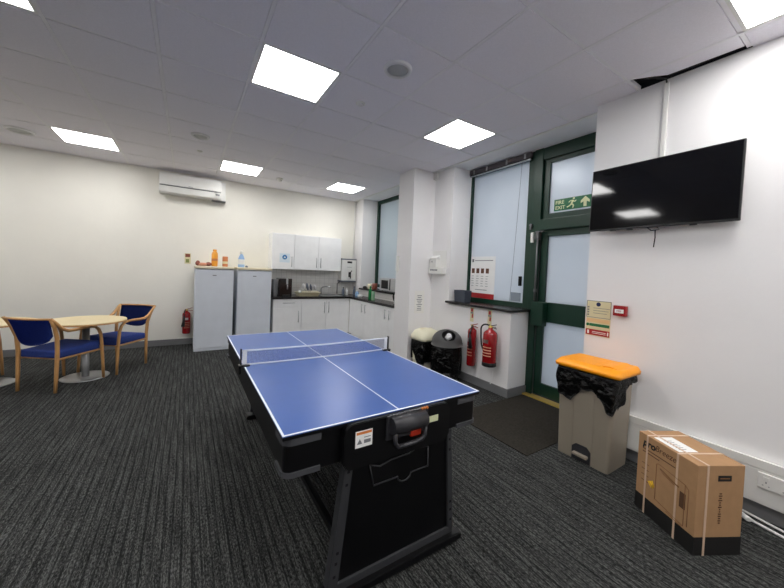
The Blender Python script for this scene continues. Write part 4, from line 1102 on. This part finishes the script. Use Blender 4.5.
# items on far sill
SZ = 1.0305
def mug(label, x_, y_, m_, r=.042, h=.10):
    t = thing('mug', label, 'mug', (x_, y_, SZ), 'mugs on the far sill')
    MB().lathe([(r * .9, SZ), (r, SZ + .01), (r, SZ + h), (r * .9, SZ + h), (r * .86, SZ + .012)], x_, y_, 20).build('cup_body', m_, t)
    MB().tube([(x_ - r, y_, SZ + h * .8), (x_ - r - .028, y_, SZ + h * .7), (x_ - r - .028, y_, SZ + h * .35), (x_ - r, y_, SZ + h * .2)], .006, 8).build('mug_handle', m_, t)
mug('reddish brown mug on the far sill', 3.48, 4.62, 'mug', .055, .12)
mug('pale mug on the far sill, left of the brown one', 3.46, 4.80, 'cream')
tag(MB().lathe([(.05, SZ), (.055, SZ + .02), (.03, SZ + .045)], 3.42, 4.93, 16).build('small_dish', 'rubber', center=True), 'small dark dish at the left end of the far sill', 'dish')
# microwave
t = thing('microwave', 'silver microwave oven on the far windowsill', 'microwave', (3.5, 4.0, SZ))
y0, y1 = 3.72, 4.27
B(3.39, 3.69, y0, y1, SZ + .012, SZ + .25, .006).build('casing', 'mwsteel', t)
B(3.384, 3.39, y0 + .24, y1 - .07, SZ + .05, SZ + .21, .002).build('door_window', 'darkglass', t)
B(3.383, 3.39, y0 + .155, y0 + .185, SZ + .03, SZ + .235, .002).build('door_handle', 'blackpl', t)
B(3.384, 3.39, y0 + .03, y0 + .125, SZ + .03, SZ + .235, .002).build('control_panel', 'mwsteel', t)
for yy2 in (y0 + .05, y1 - .05):
    for xx2 in (3.43, 3.65): MB().lathe([(.012, SZ), (.012, SZ + .013)], xx2, yy2, 10).build('foot', 'rubber', t)
# kettle
t = thing('kettle', 'black kettle on the worktop end next to the column', 'kettle', (3.2, 3.32, ZT))
MB().lathe([(.075, ZT), (.078, ZT + .02), (.07, ZT + .16), (.055, ZT + .19), (.02, ZT + .20)], 3.2, 3.30, 24).build('jug', 'steel', t)
MB().tube([(3.19, 3.36, ZT + .185), (3.18, 3.42, ZT + .175), (3.18, 3.435, ZT + .12), (3.185, 3.42, ZT + .06), (3.19, 3.375, ZT + .035)], .013, 10).build('kettle_handle', 'blackpl', t)
MB().lathe([(.085, ZT), (.085, ZT + .012)], 3.2, 3.30, 24).build('kettle_base', 'blackpl', t)
# white switch on column left face
t = thing('wall_fitting', 'narrow white fitting on the far side of the column', 'fitting', (2.97, 3.05, 1.45))
B(2.955, 2.979, 3.0, 3.06, 1.42, 1.66, .005).build('fitting_body', 'whiteplastic', t)
# kitchen wall pipe beside corner
tag(MB().tube([(3.345, 5.42, 1.65), (3.345, 5.42, H - .005)], .012, 10).build('corner_pipe', 'whiteplastic', center=True), 'thin white vertical pipe in the kitchen corner above the water heater', 'pipe')

# ------------------------------------------------------------------ world, camera, colour
wd = bpy.data.worlds.new('World'); bpy.context.scene.world = wd; wd.use_nodes = True
bg = wd.node_tree.nodes['Background']; bg.inputs[0].default_value = (.76, .85, 1.0, 1); bg.inputs[1].default_value = .62
cam = bpy.data.cameras.new('Camera'); co_ = bpy.data.objects.new('Camera', cam); C.objects.link(co_)
yaw, pitch, roll = 0.566607292, -0.0284285101, 0.0413506420
cyw, syw = math.cos(yaw), math.sin(yaw); cp, sp_ = math.cos(pitch), math.sin(pitch)
fwd = Vector((syw * cp, cyw * cp, sp_)); rgt = Vector((cyw, -syw, 0)); upv = rgt.cross(fwd)
cr_, sr_ = math.cos(roll), math.sin(roll)
R1 = cr_ * rgt + sr_ * upv; U1 = -sr_ * rgt + cr_ * upv
mw = Matrix(((R1.x, U1.x, -fwd.x, .202593402), (R1.y, U1.y, -fwd.y, -1.18624580), (R1.z, U1.z, -fwd.z, 1.42058394), (0, 0, 0, 1)))
co_.matrix_world = mw
cam.sensor_fit = 'HORIZONTAL'; cam.sensor_width = 36; cam.lens = 36 * 323.274664 / 784
cam.shift_y = -(294 - 280.183357) / 784; cam.shift_x = -.086 / 784; cam.clip_start = .02
sc = bpy.context.scene; sc.camera = co_
sc.view_settings.view_transform = 'Standard'; sc.view_settings.look = 'None'; sc.view_settings.gamma = 1; sc.view_settings.use_curve_mapping = False
sc.view_settings.exposure = 0.95
sc.cycles.use_denoising = True
sc.cycles.max_bounces = 10; sc.cycles.diffuse_bounces = 6; sc.cycles.transparent_max_bounces = 12; sc.cycles.sample_clamp_indirect = 8
